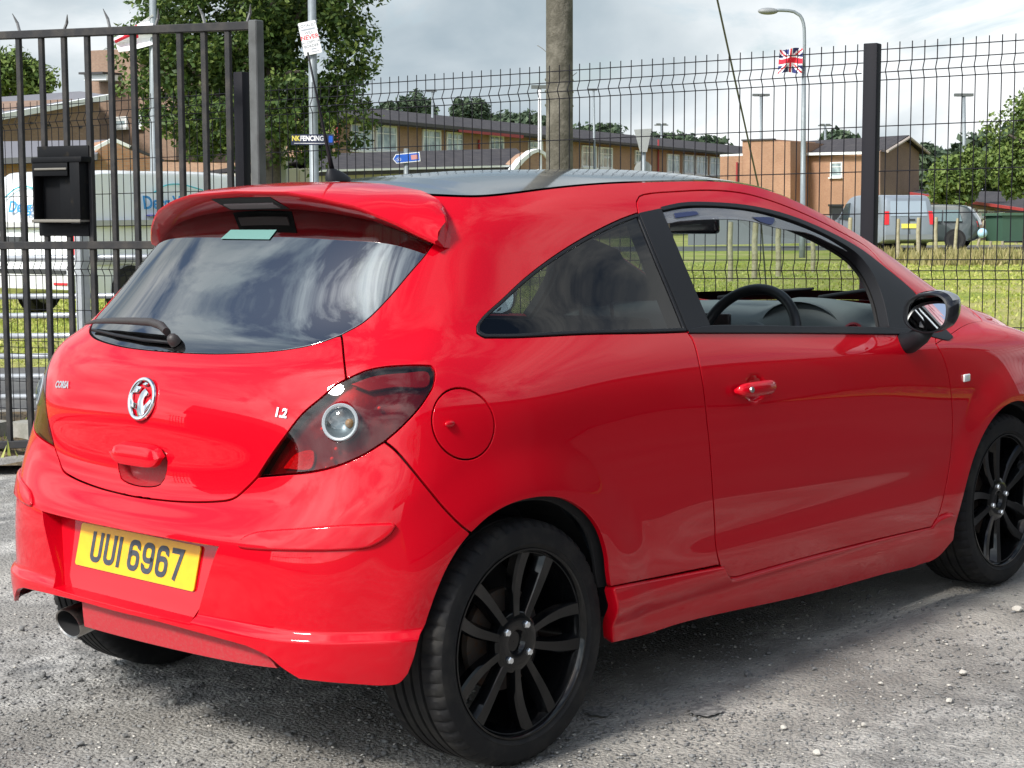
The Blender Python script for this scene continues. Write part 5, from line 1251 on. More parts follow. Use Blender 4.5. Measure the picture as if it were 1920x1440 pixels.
# cycle-route sign and the backs of road signs
cs = steel_pole('cycle_sign_post', 762, 30, 279, .05, .05, 'short grey post of the blue cycle route sign', 'post')
def cyc():
    c = W(762, 296, 29.9); a_, b_ = W(737, 298, 29.9), W(788, 293, 29.9); w = (b_-a_).length; h = .165; o = empty('cycle_route_sign', (0, 0, 0)); Mx = frame_mat(c, b_-a_, (0, 0, 1))
    arrow = lambda k: [(-w/2+h*.0+k, 0), (-w/2+h*.35+k*.6, h/2-k), (w/2-k, h/2-k), (w/2-k, -h/2+k), (-w/2+h*.35+k*.6, -h/2+k)]
    prism('sign_board', arrow(0)[::-1], -.004, 0, SWHITE, o, Mx); prism('sign_face', arrow(.014)[::-1], 0, .002, SBLUE, o, Mx)
    for dx in (-.09, -.02):
        bm = bmesh.new(); add_tube(bm, [Vector((-w*.28+dx*.7+.022*math.cos(a)+.03, -.018+.022*math.sin(a), .004)) for a in np.linspace(0, 2*math.pi, 15)], .003, 4, cap=False); bm.transform(Mx); bm_obj('bicycle_wheel_symbol', bm, SWHITE, o)
    bm = bmesh.new(); add_tube(bm, [Vector((-w*.28-.033, -.018, .004)), Vector((-w*.28-.010, .022, .004)), Vector((-w*.28+.010, .022, .004)), Vector((-w*.28+.016, -.018, .004))], .003, 4); bm.transform(Mx); bm_obj('bicycle_frame_symbol', bm, SWHITE, o)
    prism('route_number_patch', rrect(w*.26, h*.5, .004, 2), .002, .004, mat('route_patch', (.55, .25, .25), .5), o, Mx @ Matrix.Translation((w*.30, 0, 0)))
    tag(o, 'blue and white arrow-shaped cycle route sign', 'sign')
cyc()
st = steel_pole('road_sign_post', 1207, 36, 250, .045, .045, 'grey post of the inverted triangular road sign', 'post')
def tri_sign():
    D = 35.9; o = empty('give_way_sign_back', (0, 0, 0)); pts = [W(1189, 243, D), W(1222, 241, D), W(1213, 285, D), W(1200, 285, D)]
    bm = bmesh.new(); a_ = [bm.verts.new(q) for q in pts]; b_ = [bm.verts.new(q+Wf*.02) for q in pts]; bm.faces.new(a_); bm.faces.new(b_[::-1])
    for i in range(4): j = (i+1) % 4; bm.faces.new((a_[i], b_[i], b_[j], a_[j]))
    bm_obj('sign_back', bm, SGREY, o); bm = bmesh.new(); add_lathe(bm, [(.001, .02), (.19, .02), (.19, 0), (.001, 0)], W(1206, 318, D+.2), Wf, 28); bm_obj('round_sign_back', bm, SGREY, o)
    tag(o, 'grey back of a triangular road sign on a post', 'sign')
tri_sign()
for px, D, yt, lab, heads in ((1427, 120, 178, 'thin floodlight mast with three lamps above the orange brick block', 3), (1240, 150, 233, 'thin floodlight mast above the long brick wing', 2), (1547, 140, 234, 'thin floodlight mast above the slate roof, left of the black post', 2), (1807, 95, 178, 'thin floodlight mast with three lamps at the right of the gabled house', 3)):
    o = steel_pole('floodlight_mast', px, D, yt, .13, .10, lab, 'floodlight mast'); q0 = o.location
    for k in range(heads):
        xx = (k-(heads-1)/2)*11; bm = bmesh.new(); c = W(px+xx, yt, D)-q0; add_box(bm, c, (.38, .3, .16), Matrix.Rotation(math.atan2(RH.y, RH.x), 3, 'Z')); bm_obj('floodlight', bm, mat('lamp_dark', (.10, .11, .11), .5), o)
    bm = bmesh.new(); add_tube(bm, [W(px-13, yt+1.5, D)-q0, W(px+13, yt+1.5, D)-q0], .05, 6); bm_obj('crossbar', bm, mat('lamp_dark', (.10, .11, .11), .5), o)
for px, px2, D, yt, lab, m_ in ((1013, 1012, 62, 163, 'white slender lamp column left of the wooden pole', SWHITE), (1116, 1113, 100, 168, 'thin grey lamp column right of the wooden pole', PAINTGREY), (811, 811, 90, 170, 'thin grey lamp column above the school roof', PAINTGREY)):
    o = steel_pole('lamp_column', px, D, yt, .10, .06, lab, 'lamp column', px2, m_); bm = bmesh.new(); add_box(bm, W(px2-2, yt, D)-o.location, (.55, .2, .12), Matrix.Rotation(math.atan2(RH.y, RH.x), 3, 'Z')); bm_obj('lantern', bm, mat('lamp_dark', (.10, .11, .11), .5), o)
# ------------------------------------------------------------------ school buildings and houses
def brick_mat(name, c1, c2, mortar, scale):
    M = bpy.data.materials.new(name); M.use_nodes = True; t = M.node_tree; L = t.links.new; b = t.nodes['Principled BSDF']; b.inputs['Roughness'].default_value = .9; b.inputs['Specular IOR Level'].default_value = .2
    tc = N(t, 'ShaderNodeTexCoord'); mp = N(t, 'ShaderNodeMapping'); L(tc.outputs['Object'], mp.inputs[0])
    sp = N(t, 'ShaderNodeSeparateXYZ'); L(mp.outputs[0], sp.inputs[0]); ad = N(t, 'ShaderNodeMath', operation='ADD'); L(sp.outputs[0], ad.inputs[0]); L(sp.outputs[1], ad.inputs[1]); cb = N(t, 'ShaderNodeCombineXYZ'); L(ad.outputs[0], cb.inputs[0]); L(sp.outputs[2], cb.inputs[1])
    br = N(t, 'ShaderNodeTexBrick', inp={'Scale': scale, 'Mortar Size': .018, 'Color1': (*c1, 1), 'Color2': (*c2, 1), 'Mortar': (*mortar, 1)}); L(cb.outputs[0], br.inputs['Vector'])
    n = N(t, 'ShaderNodeTexNoise', inp={'Scale': .5, 'Detail': 6.0}); L(tc.outputs['Object'], n.inputs['Vector']); mx = N(t, 'ShaderNodeMix', data_type='RGBA', blend_type='MULTIPLY'); mx.inputs['Factor'].default_value = .55; L(br.outputs['Color'], mx.inputs['A']); cr = N(t, 'ShaderNodeMapRange', inp={'From Min': .3, 'From Max': .7, 'To Min': .7, 'To Max': 1.15}); L(n.outputs['Fac'], cr.inputs['Value']); L(cr.outputs[0], mx.inputs['B'])
    L(mx.outputs['Result'], b.inputs['Base Color']); MATS[name] = M; return M
BR1 = brick_mat('brown_brick', (.36, .225, .15), (.30, .18, .125), (.22, .19, .16), 4.2)
BR2 = brick_mat('orange_brick', (.40, .225, .135), (.35, .185, .11), (.28, .24, .20), 4.2)
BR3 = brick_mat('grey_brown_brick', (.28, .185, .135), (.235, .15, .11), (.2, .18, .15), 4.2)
SLATE = mat('dark_roof_tiles', (.042, .040, .045), .85, 0, 0, .2, noise=(2.5, (.065, .060, .062), .4, .65, 6), bump=(6, .4, .04))
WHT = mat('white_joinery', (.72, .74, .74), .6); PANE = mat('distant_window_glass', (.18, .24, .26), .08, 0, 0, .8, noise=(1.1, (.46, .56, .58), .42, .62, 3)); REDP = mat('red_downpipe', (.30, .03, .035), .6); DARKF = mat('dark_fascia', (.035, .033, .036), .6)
def solid(nm, pts, depth_v, m_, par, o0):
    bm = bmesh.new(); a = [bm.verts.new(p-o0) for p in pts]; b = [bm.verts.new(p+depth_v-o0) for p in pts]; n = len(pts); bm.faces.new(a); bm.faces.new(b[::-1])
    for i in range(n): j = (i+1) % n; bm.faces.new((a[i], b[i], b[j], a[j]))
    return bm_obj(nm, bm, m_, par)
class Bld:
    def __init__(s, name, label, ax, AD, bx, BD, cat='building'):
        s.A, s.B = WG(ax, AD), WG(bx, BD); s.o = empty(name, s.A); s.o0 = s.A.copy(); tag(s.o, label, cat)
        e = (s.B-s.A); e.z = 0; s.e = e.normalized(); n = Vector((-s.e.y, s.e.x, 0)); s.n = n if n.dot(FH) > 0 else -n    # away from the camera
    def h(s, px, py, back=0.0): return hit_plane(px, py, s.A+s.n*back, s.B+s.n*back)
    def wall(s, pts, dep, m_, nm='wall'): return solid(nm, [s.h(*p) for p in pts], s.n*dep, m_, s.o, s.o0)
    def slab(s, pts, d0, d1, m_, nm): return solid(nm, [s.h(*p)-s.n*d0 for p in pts], s.n*(d0-d1), m_, s.o, s.o0)
    def quad(s, pts3, m_, nm, th=.15):
        bm = bmesh.new(); a = [bm.verts.new(p-s.o0) for p in pts3]; b = [bm.verts.new(p-s.o0-Vector((0, 0, th))) for p in pts3]; n = len(pts3); bm.faces.new(a); bm.faces.new(b[::-1])
        for i in range(n): j = (i+1) % n; bm.faces.new((a[i], b[i], b[j], a[j]))
        return bm_obj(nm, bm, m_, s.o)
    def roof(s, e0, e1, r0, r1, dep, over=.35):
        """front slope from eave e0-e1 up to the ridge r0-r1 (sighted), back slope down again"""
        E0, E1 = s.h(*e0)-s.n*over, s.h(*e1)-s.n*over; R0, R1 = s.h(*r0, dep/2), s.h(*r1, dep/2); s.quad([E0, E1, R1, R0], SLATE, 'roof_slope'); s.quad([R0, R1, E1+s.n*(dep+2*over), E0+s.n*(dep+2*over)], SLATE, 'roof_slope'); return E0, E1, R0, R1
    def window(s, x0, y0, x1, y1, dy=0.0, mull=2):
        p = [s.h(x0, y0), s.h(x1, y0+dy), s.h(x1, y1+dy), s.h(x0, y1)]; w = (p[1]-p[0]).length; hh = (p[0]-p[3]).length; Mx = frame_mat((p[0]+p[2])/2-s.n*.03-s.o0, s.e if (p[1]-p[0]).dot(s.e) > 0 else -s.e, (0, 0, 1))
        bm = bmesh.new(); fw = .09
        for c, sz in (((0, hh/2-fw/2, 0), (w, fw, .10)), ((0, -hh/2+fw/2, 0), (w, fw, .10)), ((-w/2+fw/2, 0, 0), (fw, hh-2*fw, .10)), ((w/2-fw/2, 0, 0), (fw, hh-2*fw, .10))): add_box(bm, c, sz)
        for k in range(1, mull+1): add_box(bm, (-w/2+w*k/(mull+1), 0, 0), (fw*.6, hh-2*fw, .08))
        add_box(bm, (0, hh*.18, 0), (w-2*fw, fw*.5, .075))
        bm.transform(Mx); f = bm_obj('window', bm, WHT, s.o)
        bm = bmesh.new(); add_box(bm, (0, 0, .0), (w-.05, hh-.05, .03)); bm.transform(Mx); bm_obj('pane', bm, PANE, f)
        bm = bmesh.new(); add_box(bm, (0, -hh/2-.05, .03), (w+.15, .09, .22)); bm.transform(Mx); bm_obj('sill', bm, WHT, f)
    def pipe(s, px, y0, y1, m_=REDP, r_=.06):
        a, b = s.h(px, y0)-s.n*.1, s.h(px, y1)-s.n*.1; b = Vector((a.x, a.y, b.z)); bm = bmesh.new(); add_tube(bm, [a-s.o0, b-s.o0], r_, 8); bm_obj('downpipe', bm, m_, s.o)
# long two-storey wing
w1 = Bld('school_wing', 'long two-storey brown brick school wing with white windows behind the fence', 628, 75.8, 1398, 129)
w1.wall([(628, 221), (1398, 292), (1398, 440), (628, 460)], 10, BR1); w1.roof((600, 219), (1402, 293), (640, 197), (1398, 275), 10, .6)
w1.slab([(620, 217), (1400, 291), (1400, 294.5), (620, 224)], .66, .50, DARKF, 'fascia')
for q in ((656, 231, 699, 281), (703, 234, 742, 283), (791, 242, 825, 286), (836, 247, 866, 287), (917, 253, 943, 281), (990, 263, 1016, 303), (1090, 272, 1117, 313), (1121, 275, 1147, 315), (1190, 281, 1201, 305), (1250, 288, 1272, 323), (1280, 289, 1300, 325), (1304, 291, 1325, 327), (1330, 293, 1348, 329)): w1.window(*q, dy=1.5, mull=2 if q[2]-q[0] > 20 else 1)
for px in (630, 895, 1232): w1.pipe(px, 235 if px < 700 else 262, 420)
w1.slab([(838, 243.5), (960, 254), (960, 260), (838, 248)], .70, .64, REDP, 'red_fascia_board')
# low annex with dark roof and white curved gable
w2 = Bld('school_annex', 'low annex with dark sloping roof and white gable below the school wing', 585, 56, 985, 63)
w2.wall([(585, 321), (985, 312), (985, 470), (585, 480)], 7, mat('pale_render', (.50, .48, .44), .85)); w2.roof((575, 322), (990, 311.5), (600, 288), (968, 278), 7, .5); w2.slab([(580, 319), (985, 309), (985, 312.5), (580, 323)], .56, .46, WHT, 'fascia')
gz_ = [(928, 322), (945, 300), (965, 284), (977, 280), (990, 286), (1004, 304), (1012, 322)]
w2.slab(gz_+[(1006, 322), (999, 306), (988, 291), (977, 286), (967, 290), (951, 304), (936, 322)], .9, .60, WHT, 'white_bargeboard'); w2.slab([(936, 322), (951, 304), (967, 290), (977, 286), (988, 291), (999, 306), (1006, 322), (1006, 400), (936, 400)], .82, .0, BR1, 'gable_wall')
# orange brick block and slate-roofed house
w3 = Bld('brick_block', 'flat-topped orange brick block between the school wing and the gabled house', 1392, 112, 1482, 110); w3.wall([(1392, 263), (1450, 261), (1452, 265), (1482, 265), (1482, 440), (1392, 440)], 12, BR2); w3.slab([(1391, 261.5), (1451, 259.5), (1451, 262.5), (1391, 264.5)], .1, -.3, DARKF, 'coping')
w3.slab([(1350, 290), (1393, 288), (1393, 292), (1350, 294)], .0, -3, WHT, 'link_canopy'); w3.wall([(1350, 293), (1393, 292), (1393, 440), (1350, 440)], 6, BR2, 'link_wall'); w3.pipe(1383, 304, 345)
w4 = Bld('gabled_house', 'orange brick house with slate roof and brown gable end right of the black post', 1449, 116, 1646, 106)
gd_ = WG(1722, 112)-w4.B; gd_.z = 0; solid('wall', [w4.h(*p_) for p_ in ((1449, 289), (1646, 285), (1646, 450), (1449, 450))], gd_*.99, BR2, w4.o, w4.o0)
gA = w4.h(1646, 285); gC = None
d1 = Wf+Wr*((1722-IW/2)/FPX)-Wu*((287-IH/2)/FPX)
gB = w4.B.copy(); gC3 = WG(1722, 112)
apex = hit_plane(1690, 258, gB, gC3); e0, e1 = hit_plane(1648, 284, gB, gC3), hit_plane(1727, 288, gB, gC3); gn_ = (gB-gC3).cross(Vector((0, 0, 1))).normalized(); gn_ = gn_ if gn_.dot(FH) < 0 else -gn_
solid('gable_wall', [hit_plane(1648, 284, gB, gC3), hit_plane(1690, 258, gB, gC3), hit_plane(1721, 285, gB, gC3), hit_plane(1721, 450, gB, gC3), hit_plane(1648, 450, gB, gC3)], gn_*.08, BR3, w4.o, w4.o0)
rv_ = (w4.A-w4.B); rv_.z = 0
w4.quad([e0+gn_*.5+Vector((0, 0, .12)), apex+gn_*.5+Vector((0, 0, .15)), apex+rv_*1.0+Vector((0, 0, .15)), e0+rv_*1.0+Vector((0, 0, .12))], SLATE, 'roof_slope'); w4.quad([apex+gn_*.5+Vector((0, 0, .15)), e1+gn_*.5+Vector((0, 0, .12)), e1+rv_+Vector((0, 0, .12)), apex+rv_+Vector((0, 0, .15))], SLATE, 'roof_slope')
w4.slab([(1449, 288), (1648, 284), (1648, 289), (1449, 293)], .45, .25, WHT, 'fascia')
bm = bmesh.new(); add_tube(bm, [e0+gn_*.55-w4.o0, apex+gn_*.55-w4.o0, e1+gn_*.55-w4.o0], .10, 6); bm_obj('bargeboard', bm, mat('weathered_barge', (.42, .36, .32), .7), w4.o)
for q in ((1487, 308, 1504, 333), (1558, 304, 1580, 332)): w4.window(*q, mull=0)
w4.slab([(1467.5, 310), (1475, 310), (1475, 318), (1467.5, 318)], .04, 0, DARKF, 'air_vent'); w4.pipe(1515, 297, 420); w4.pipe(1650, 290, 420, REDP)
w4.slab([(1477, 362), (1512, 364), (1512, 372), (1477, 370)], 1.6, 0, mat('porch_grey', (.30, .31, .33), .7), 'porch_roof')
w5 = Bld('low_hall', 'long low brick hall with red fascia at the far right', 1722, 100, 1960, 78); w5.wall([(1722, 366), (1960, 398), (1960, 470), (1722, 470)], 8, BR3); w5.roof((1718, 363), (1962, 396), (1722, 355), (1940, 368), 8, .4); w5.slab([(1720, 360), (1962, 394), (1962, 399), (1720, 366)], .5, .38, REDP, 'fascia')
for k in range(8): w5.window(1800+k*18, 388+k*2.2, 1812+k*18, 402+k*2.6, dy=1.2, mull=1)
# buildings at the left behind the gate
w6 = Bld('stair_tower', 'brown brick tower standing above the roofs at the left', 169, 66, 262, 64); w6.wall([(169, 95), (262, 90), (262, 300), (169, 300)], 6, BR3); w6.slab([(186, 141), (228, 140), (228, 152), (186, 153)], .7, 0, WHT, 'white_canopy'); w6.slab([(184, 138), (229, 137), (229, 141), (184, 142)], .9, 0, DARKF, 'canopy_roof')
w6.wall([(205, 160), (330, 160), (330, 300), (205, 300)], 1.0, BR3, 'lower_wall'); w6.window(216, 219, 240, 239, mull=0); w6.window(256, 215, 268, 238, mull=0)
w7 = Bld('brick_hall', 'brown brick hall with grey roof and white sloping fascia at the far left', -60, 52, 186, 58); w7.wall([(-60, 228), (186, 184), (186, 330), (-60, 330)], 9, BR3); w7.quad([w7.h(-70, 224)-w7.n*.4, w7.h(188, 179)-w7.n*.4, w7.h(150, 171, 6), w7.h(-60, 186, 6)], mat('grey_felt_roof', (.16, .16, .18), .8), 'roof_slope'); w7.slab([(-66, 222), (188, 177), (188, 187), (-66, 234)], .5, .3, WHT, 'fascia')
for px, py in ((58, 231), (91, 235), (150, 239)): w7.slab([(px-2, py-2), (px+2, py-2), (px+2, py+2), (px-2, py+2)], .06, 0, DARKF, 'air_vent')
w8 = Bld('brick_lodge', 'low orange brick lodge with grey roof and white gable edges behind the white van', -60, 42, 300, 44); w8.wall([(-60, 300), (172, 292), (205, 262), (240, 280), (300, 300), (300, 420), (-60, 420)], 5, BR2); w8.quad([w8.h(-70, 300)-w8.n*.4, w8.h(176, 290)-w8.n*.4, w8.h(200, 262, 3), w8.h(-60, 266, 3)], mat('grey_felt_roof', (.16, .16, .18), .8), 'roof_slope'); w8.slab([(170, 277), (205, 259), (238, 274), (236, 279), (205, 266), (172, 283)], .5, .3, WHT, 'bargeboard')
w8.slab([(238, 274), (300, 300), (300, 304), (236, 279)], .45, .3, DARKF, 'eave_board')
# cream panel fence and cabinets beyond the mesh fence
cf = Bld('cream_panel_fence', 'cream boarded panels left of the aerial beyond the fence', 497, 33, 586, 34, 'fence')
for x0, x1 in ((541, 560), (562, 581)): cf.wall([(x0, 317), (x1, 315), (x1, 470), (x0, 470)], .06, mat('cream_panel', (.52, .49, .40), .7), 'panel')
cb_ = Bld('utility_cabinet', 'grey utility cabinet with pale pillar left of the cream panels', 505, 31, 538, 31, 'cabinet'); cb_.wall([(507, 303), (536, 301), (537, 470), (507, 470)], .4, mat('cabinet_grey', (.34, .37, .37), .6), 'cabinet_body'); cb_.slab([(505, 294), (538, 293), (538, 301), (505, 302)], .1, -.4, mat('cabinet_lid', (.55, .56, .55), .6), 'cabinet_lid'); cb_.wall([(523, 269), (533, 269), (533, 296), (523, 296)], .25, WHT, 'pillar')
# ------------------------------------------------------------------ trees
def leaf_mat(name, c1, c2, c3):
    M = bpy.data.materials.new(name); M.use_nodes = True; t = M.node_tree; L = t.links.new; b = t.nodes['Principled BSDF']; b.inputs['Roughness'].default_value = .55; b.inputs['Specular IOR Level'].default_value = .3
    g = N(t, 'ShaderNodeNewGeometry'); cr = N(t, 'ShaderNodeValToRGB'); L(g.outputs['Random Per Island'], cr.inputs[0]); e = cr.color_ramp.elements; e[0].color = (*c1, 1); e[1].color = (*c3, 1); m_ = cr.color_ramp.elements.new(.55); m_.color = (*c2, 1); L(cr.outputs[0], b.inputs['Base Color'])
    tr_ = N(t, 'ShaderNodeBsdfTranslucent'); L(cr.outputs[0], tr_.inputs[0]); mx = N(t, 'ShaderNodeMixShader', inp={0: .25}); L(b.outputs[0], mx.inputs[1]); L(tr_.outputs[0], mx.inputs[2]); L(mx.outputs[0], t.nodes['Material Output'].inputs[0]); MATS[name] = M; return M
LEAF1 = leaf_mat('broad_leaf_dark', (.030, .062, .016), (.065, .115, .026), (.16, .21, .05)); LEAF2 = leaf_mat('leaf_mid_green', (.07, .12, .03), (.13, .19, .045), (.20, .26, .07)); LEAF3 = leaf_mat('hazed_far_leaf', (.05, .08, .05), (.075, .11, .065), (.10, .14, .08))  # far trees: distance haze is mixed into the leaf colours
BARK = mat('bark', (.06, .05, .04), .9, noise=(12, (.10, .085, .07), .4, .7, 5), bump=(20, .6, .02))
def crown_mesh(blobs, nclump, nleaf, size, seed, clump_r):
    rng = np.random.RandomState(seed); vol = np.array([b[1][0]*b[1][1]*b[1][2] for b in blobs]); vol = vol/vol.sum(); C = []
    for i in range(nclump):
        b = blobs[rng.choice(len(blobs), p=vol)]; d = rng.randn(3); d /= np.linalg.norm(d); r_ = (.45+.55*rng.rand()**.5); C.append(np.array(b[0])+d*np.array(b[1])*r_)
    C = np.array(C); idx = rng.randint(0, nclump, nleaf); d = rng.randn(nleaf, 3); d /= np.linalg.norm(d, axis=1)[:, None]; P = C[idx]+d*(clump_r*(rng.rand(nleaf)**.45)*(.6+.8*rng.rand(nclump)[idx]))[:, None]*np.array([1, 1, .75])
    n = d*.6+rng.randn(nleaf, 3)*.6+np.array([0, 0, .5]); n /= np.linalg.norm(n, axis=1)[:, None]; a = np.cross(n, rng.randn(nleaf, 3)); a /= np.linalg.norm(a, axis=1)[:, None]; b = np.cross(n, a); s = size*(.55+.8*rng.rand(nleaf))[:, None]
    V = np.stack([P-a*s, P+b*s*.55-n*s*.12, P+a*s, P-b*s*.55-n*s*.12], 1).reshape(-1, 3); F = np.arange(nleaf*4).reshape(-1, 4)
    me = bpy.data.meshes.new('crown'); me.vertices.add(len(V)); me.vertices.foreach_set('co', V.ravel()); me.loops.add(F.size); me.loops.foreach_set('vertex_index', F.ravel().astype(np.int32)); me.polygons.add(len(F)); me.polygons.foreach_set('loop_start', np.arange(0, F.size, 4, dtype=np.int32)); me.update(); return me, C
def tree(name, label, px, D, blobs_px, nclump, nleaf, size, leaf, seed, clump_r, trunk_r=.16, limbs=10, cat='tree', ddepth=1.0):
    base = WG(px, D); o = empty(name, base); tag(o, label, cat); bl = []
    for x, y, rx, ry in blobs_px: c = W(x, y, D)-base; bl.append((tuple(c), (rx/FPX*D, rx/FPX*D*ddepth, ry/FPX*D)))
    # radii are along camera-right / depth / up: close enough to axis-aligned for round crowns
    me, C = crown_mesh(bl, nclump, nleaf, size, seed, clump_r); c = link('crown', me, leaf, o); c['kind'] = 'stuff'
    top = max(b[0][2] for b in bl); mid = np.mean([b[0] for b in bl], axis=0); bm = bmesh.new(); n = 8
    pts = [Vector((mid[0]*k**2*.7, mid[1]*k**2*.7, -.2+(top+.2)*k)) for k in np.linspace(0, 1, n)]; add_tube(bm, pts, [trunk_r*(1-.75*k) for k in np.linspace(0, 1, n)], 10); bm_obj('trunk', bm, BARK, o, smooth=True)
    rng = np.random.RandomState(seed+1)
    for i in range(limbs):
        q = Vector(C[rng.randint(len(C))]); k = .25+.55*rng.rand(); s = Vector((mid[0]*k**2*.7, mid[1]*k**2*.7, -.2+(top+.2)*k))
        if q.z < s.z-.3: q.z = s.z+.3
        bm = bmesh.new(); m_ = (s+q)/2+Vector((0, 0, .15)); add_tube(bm, [s, m_, q], [trunk_r*.32, trunk_r*.2, trunk_r*.06], 6); bm_obj('limb', bm, BARK, o, smooth=True)
    return o
tree('broadleaf_tree', 'large dense dark green broadleaf tree behind the gate post', 512, 30, [(400, 40, 150, 130), (500, -40, 190, 150), (330, 130, 100, 120), (470, 190, 150, 110), (600, 110, 90, 110), (560, 240, 120, 70), (680, 130, 50, 60), (650, 180, 55, 50), (380, 230, 90, 60), (620, -20, 90, 80)], 620, 50000, .056, LEAF1, 11, .34, .22, 16, ddepth=1.2)
tree('roadside_tree', 'bright green tree at the right edge beyond the dark car', 1925, 48, [(1955, 275, 50, 95), (1892, 318, 36, 50), (1866, 275, 18, 46), (1965, 215, 48, 62), (1922, 225, 22, 36)], 150, 15000, .075, LEAF2, 12, .38, .18, 10)
tree('hill_tree', 'flat-topped tree on the skyline above the school roof, nearer the left', 775, 210, [(775, 196, 22, 20), (790, 205, 12, 14)], 30, 3000, .30, LEAF3, 13, .9, .3, 3)
tree('hill_tree', 'left one of the two round trees on the skyline above the school roof', 867, 220, [(866, 206, 18, 16)], 22, 2400, .30, LEAF3, 14, .9, .3, 3)
tree('hill_tree', 'right one of the two round trees on the skyline above the school roof', 897, 220, [(898, 209, 17, 18)], 22, 2400, .30, LEAF3, 15, .9, .3, 3)
tree('broadleaf_tree', 'pale green tree at the far left behind the brick hall', 20, 90, [(10, 145, 40, 45), (50, 145, 38, 42), (92, 165, 22, 25), (-30, 140, 40, 45)], 90, 9000, .18, LEAF2, 16, .7, .25, 5)
tree('skyline_tree', 'dark low tree on the skyline just left of the black post', 1570, 190, [(1570, 262, 24, 12)], 20, 900, .45, LEAF3, 17, 1.0, .3, 2)
tree('skyline_bush', 'small dark bush beside the flat-topped skyline tree', 811, 215, [(810, 209, 7, 8), (728, 204, 14, 9)], 12, 700, .4, LEAF3, 18, .8, .2, 2)
tree('pale_tree', 'pale yellowish green tree between the gabled house and the right-hand tree', 1790, 85, [(1790, 340, 40, 40), (1815, 320, 25, 40), (1770, 360, 25, 25)], 70, 7000, .14, LEAF2, 19, .55, .2, 5)
def wood(name, label, spots, D, seed):
    V = []; rng = np.random.RandomState(seed); bl = []
    base = WG(spots[0][0], D)
    for x, y, rx, ry in spots: c = W(x, y, D+rng.rand()*25)-base; bl.append((tuple(c), (rx/FPX*D, rx/FPX*D, ry/FPX*D)))
    me, C = crown_mesh(bl, 30*len(spots), 1100*len(spots), .55, seed, 1.4); o = link(name, me, LEAF3); o.location = base; return tag(o, label, 'wood', kind='stuff')
wood('woodland', 'dark wooded hillside beyond the gabled house', [(1735, 320, 30, 55), (1765, 330, 35, 50), (1800, 310, 35, 40), (1835, 290, 35, 40), (1870, 310, 40, 60), (1910, 290, 40, 60), (1750, 370, 40, 40), (1950, 300, 50, 60), (1800, 370, 40, 35)], 170, 21)
wood('treeline', 'thin line of far trees on the skyline behind the school', [(1000, 232, 60, 6), (1120, 246, 50, 5), (960, 225, 50, 6), (1250, 262, 60, 6), (1330, 268, 40, 5), (680, 215, 30, 12)], 260, 22)
# ------------------------------------------------------------------ grass blades
def blades(name, label, n, region, hgt, seed, m_, px_space=False):
    rng = np.random.RandomState(seed); lat = region[0]+(region[1]-region[0])*rng.rand(n); dep = region[2]+(region[3]-region[2])*rng.rand(n)**1.25
    P = np.array([GP(a, b, -.03)[:] for a, b in zip(lat, dep)]); h = hgt*(.5+rng.rand(n)); a = rng.rand(n)*6.28; w = .006+.0006*dep; dx = np.stack([np.cos(a)*w, np.sin(a)*w, 0*a], 1); ln = np.stack([rng.randn(n)*.3*h, rng.randn(n)*.3*h, h], 1)
    V = np.stack([P-dx, P+dx, P+ln], 1).reshape(-1, 3); F = np.arange(n*3).reshape(-1, 3)
    me = bpy.data.meshes.new(name); me.vertices.add(len(V)); me.vertices.foreach_set('co', V.ravel()); me.loops.add(F.size); me.loops.foreach_set('vertex_index', F.ravel().astype(np.int32)); me.polygons.add(len(F)); me.polygons.foreach_set('loop_start', np.arange(0, F.size, 3, dtype=np.int32)); me.update()
    return tag(link(name, me, m_), label, 'grass', kind='stuff')
GB1 = leaf_mat('grass_blade', (.26, .32, .055), (.38, .42, .09), (.52, .50, .18)); GB2 = leaf_mat('dry_grass_blade', (.20, .20, .07), (.32, .28, .12), (.40, .34, .16))
blades('field_grass_blades', 'short green and straw-coloured grass of the field', 45000, (-1, 26, 8.6, 46), .035, 31, GB1)
blades('verge_grass_blades', 'short green grass beyond the field gate', 16000, (-12, -2.5, 15.4, 30), .04, 32, GB1)
blades('long_dry_grass', 'long dry grass round the wooden posts', 3200, (10.5, 17, 43, 52), .30, 33, GB2)
blades('gate_foot_weeds', 'weeds growing at the foot of the black gate', 450, (-4.5, -2.3, 9.6, 11.2), .09, 34, GB1)
# ------------------------------------------------------------------ wooden posts
WPOST = mat('old_post_wood', (.26, .23, .15), .9, noise=(9, (.40, .37, .26), .4, .7, 6), bump=(30, .5, .01))
posts = [(1369, 416, 525, 0, 'first wooden post seen through the open door window, next to the interior mirror'), (1414, 416, 522, 1, 'second wooden post seen through the open door window'), (1459, 414, 516, 0, 'third wooden post seen through the open door window'), (1524, 414, 508, 0, 'fourth wooden post seen through the open door window, near the windscreen pillar'), (1593, 408, 500, 0, 'wooden post left of the black fence post, in front of the silver van'),
         (1683, 410, 488, 0, 'wooden post just right of the black fence post'), (1721, 408, 486, 0, "wooden post beside the silver van's yellow plate"), (1754, 407, 480, 0, "wooden post at the silver van's right corner"), (1789, 409, 475, 5, 'wooden post leaning right in front of the dark car'), (1833, 412, 462, 13, 'strongly leaning wooden post beside the light blue ball'), (1857, 410, 463, 4, 'thin wooden post right of the light blue ball'), (1880, 407, 460, 0, 'upright wooden post near the right edge'), (1905, 412, 458, -6, 'wooden post leaning left near the right edge'), (1918, 412, 456, -8, 'wooden post cut by the right edge')]
rngp = np.random.RandomState(9)
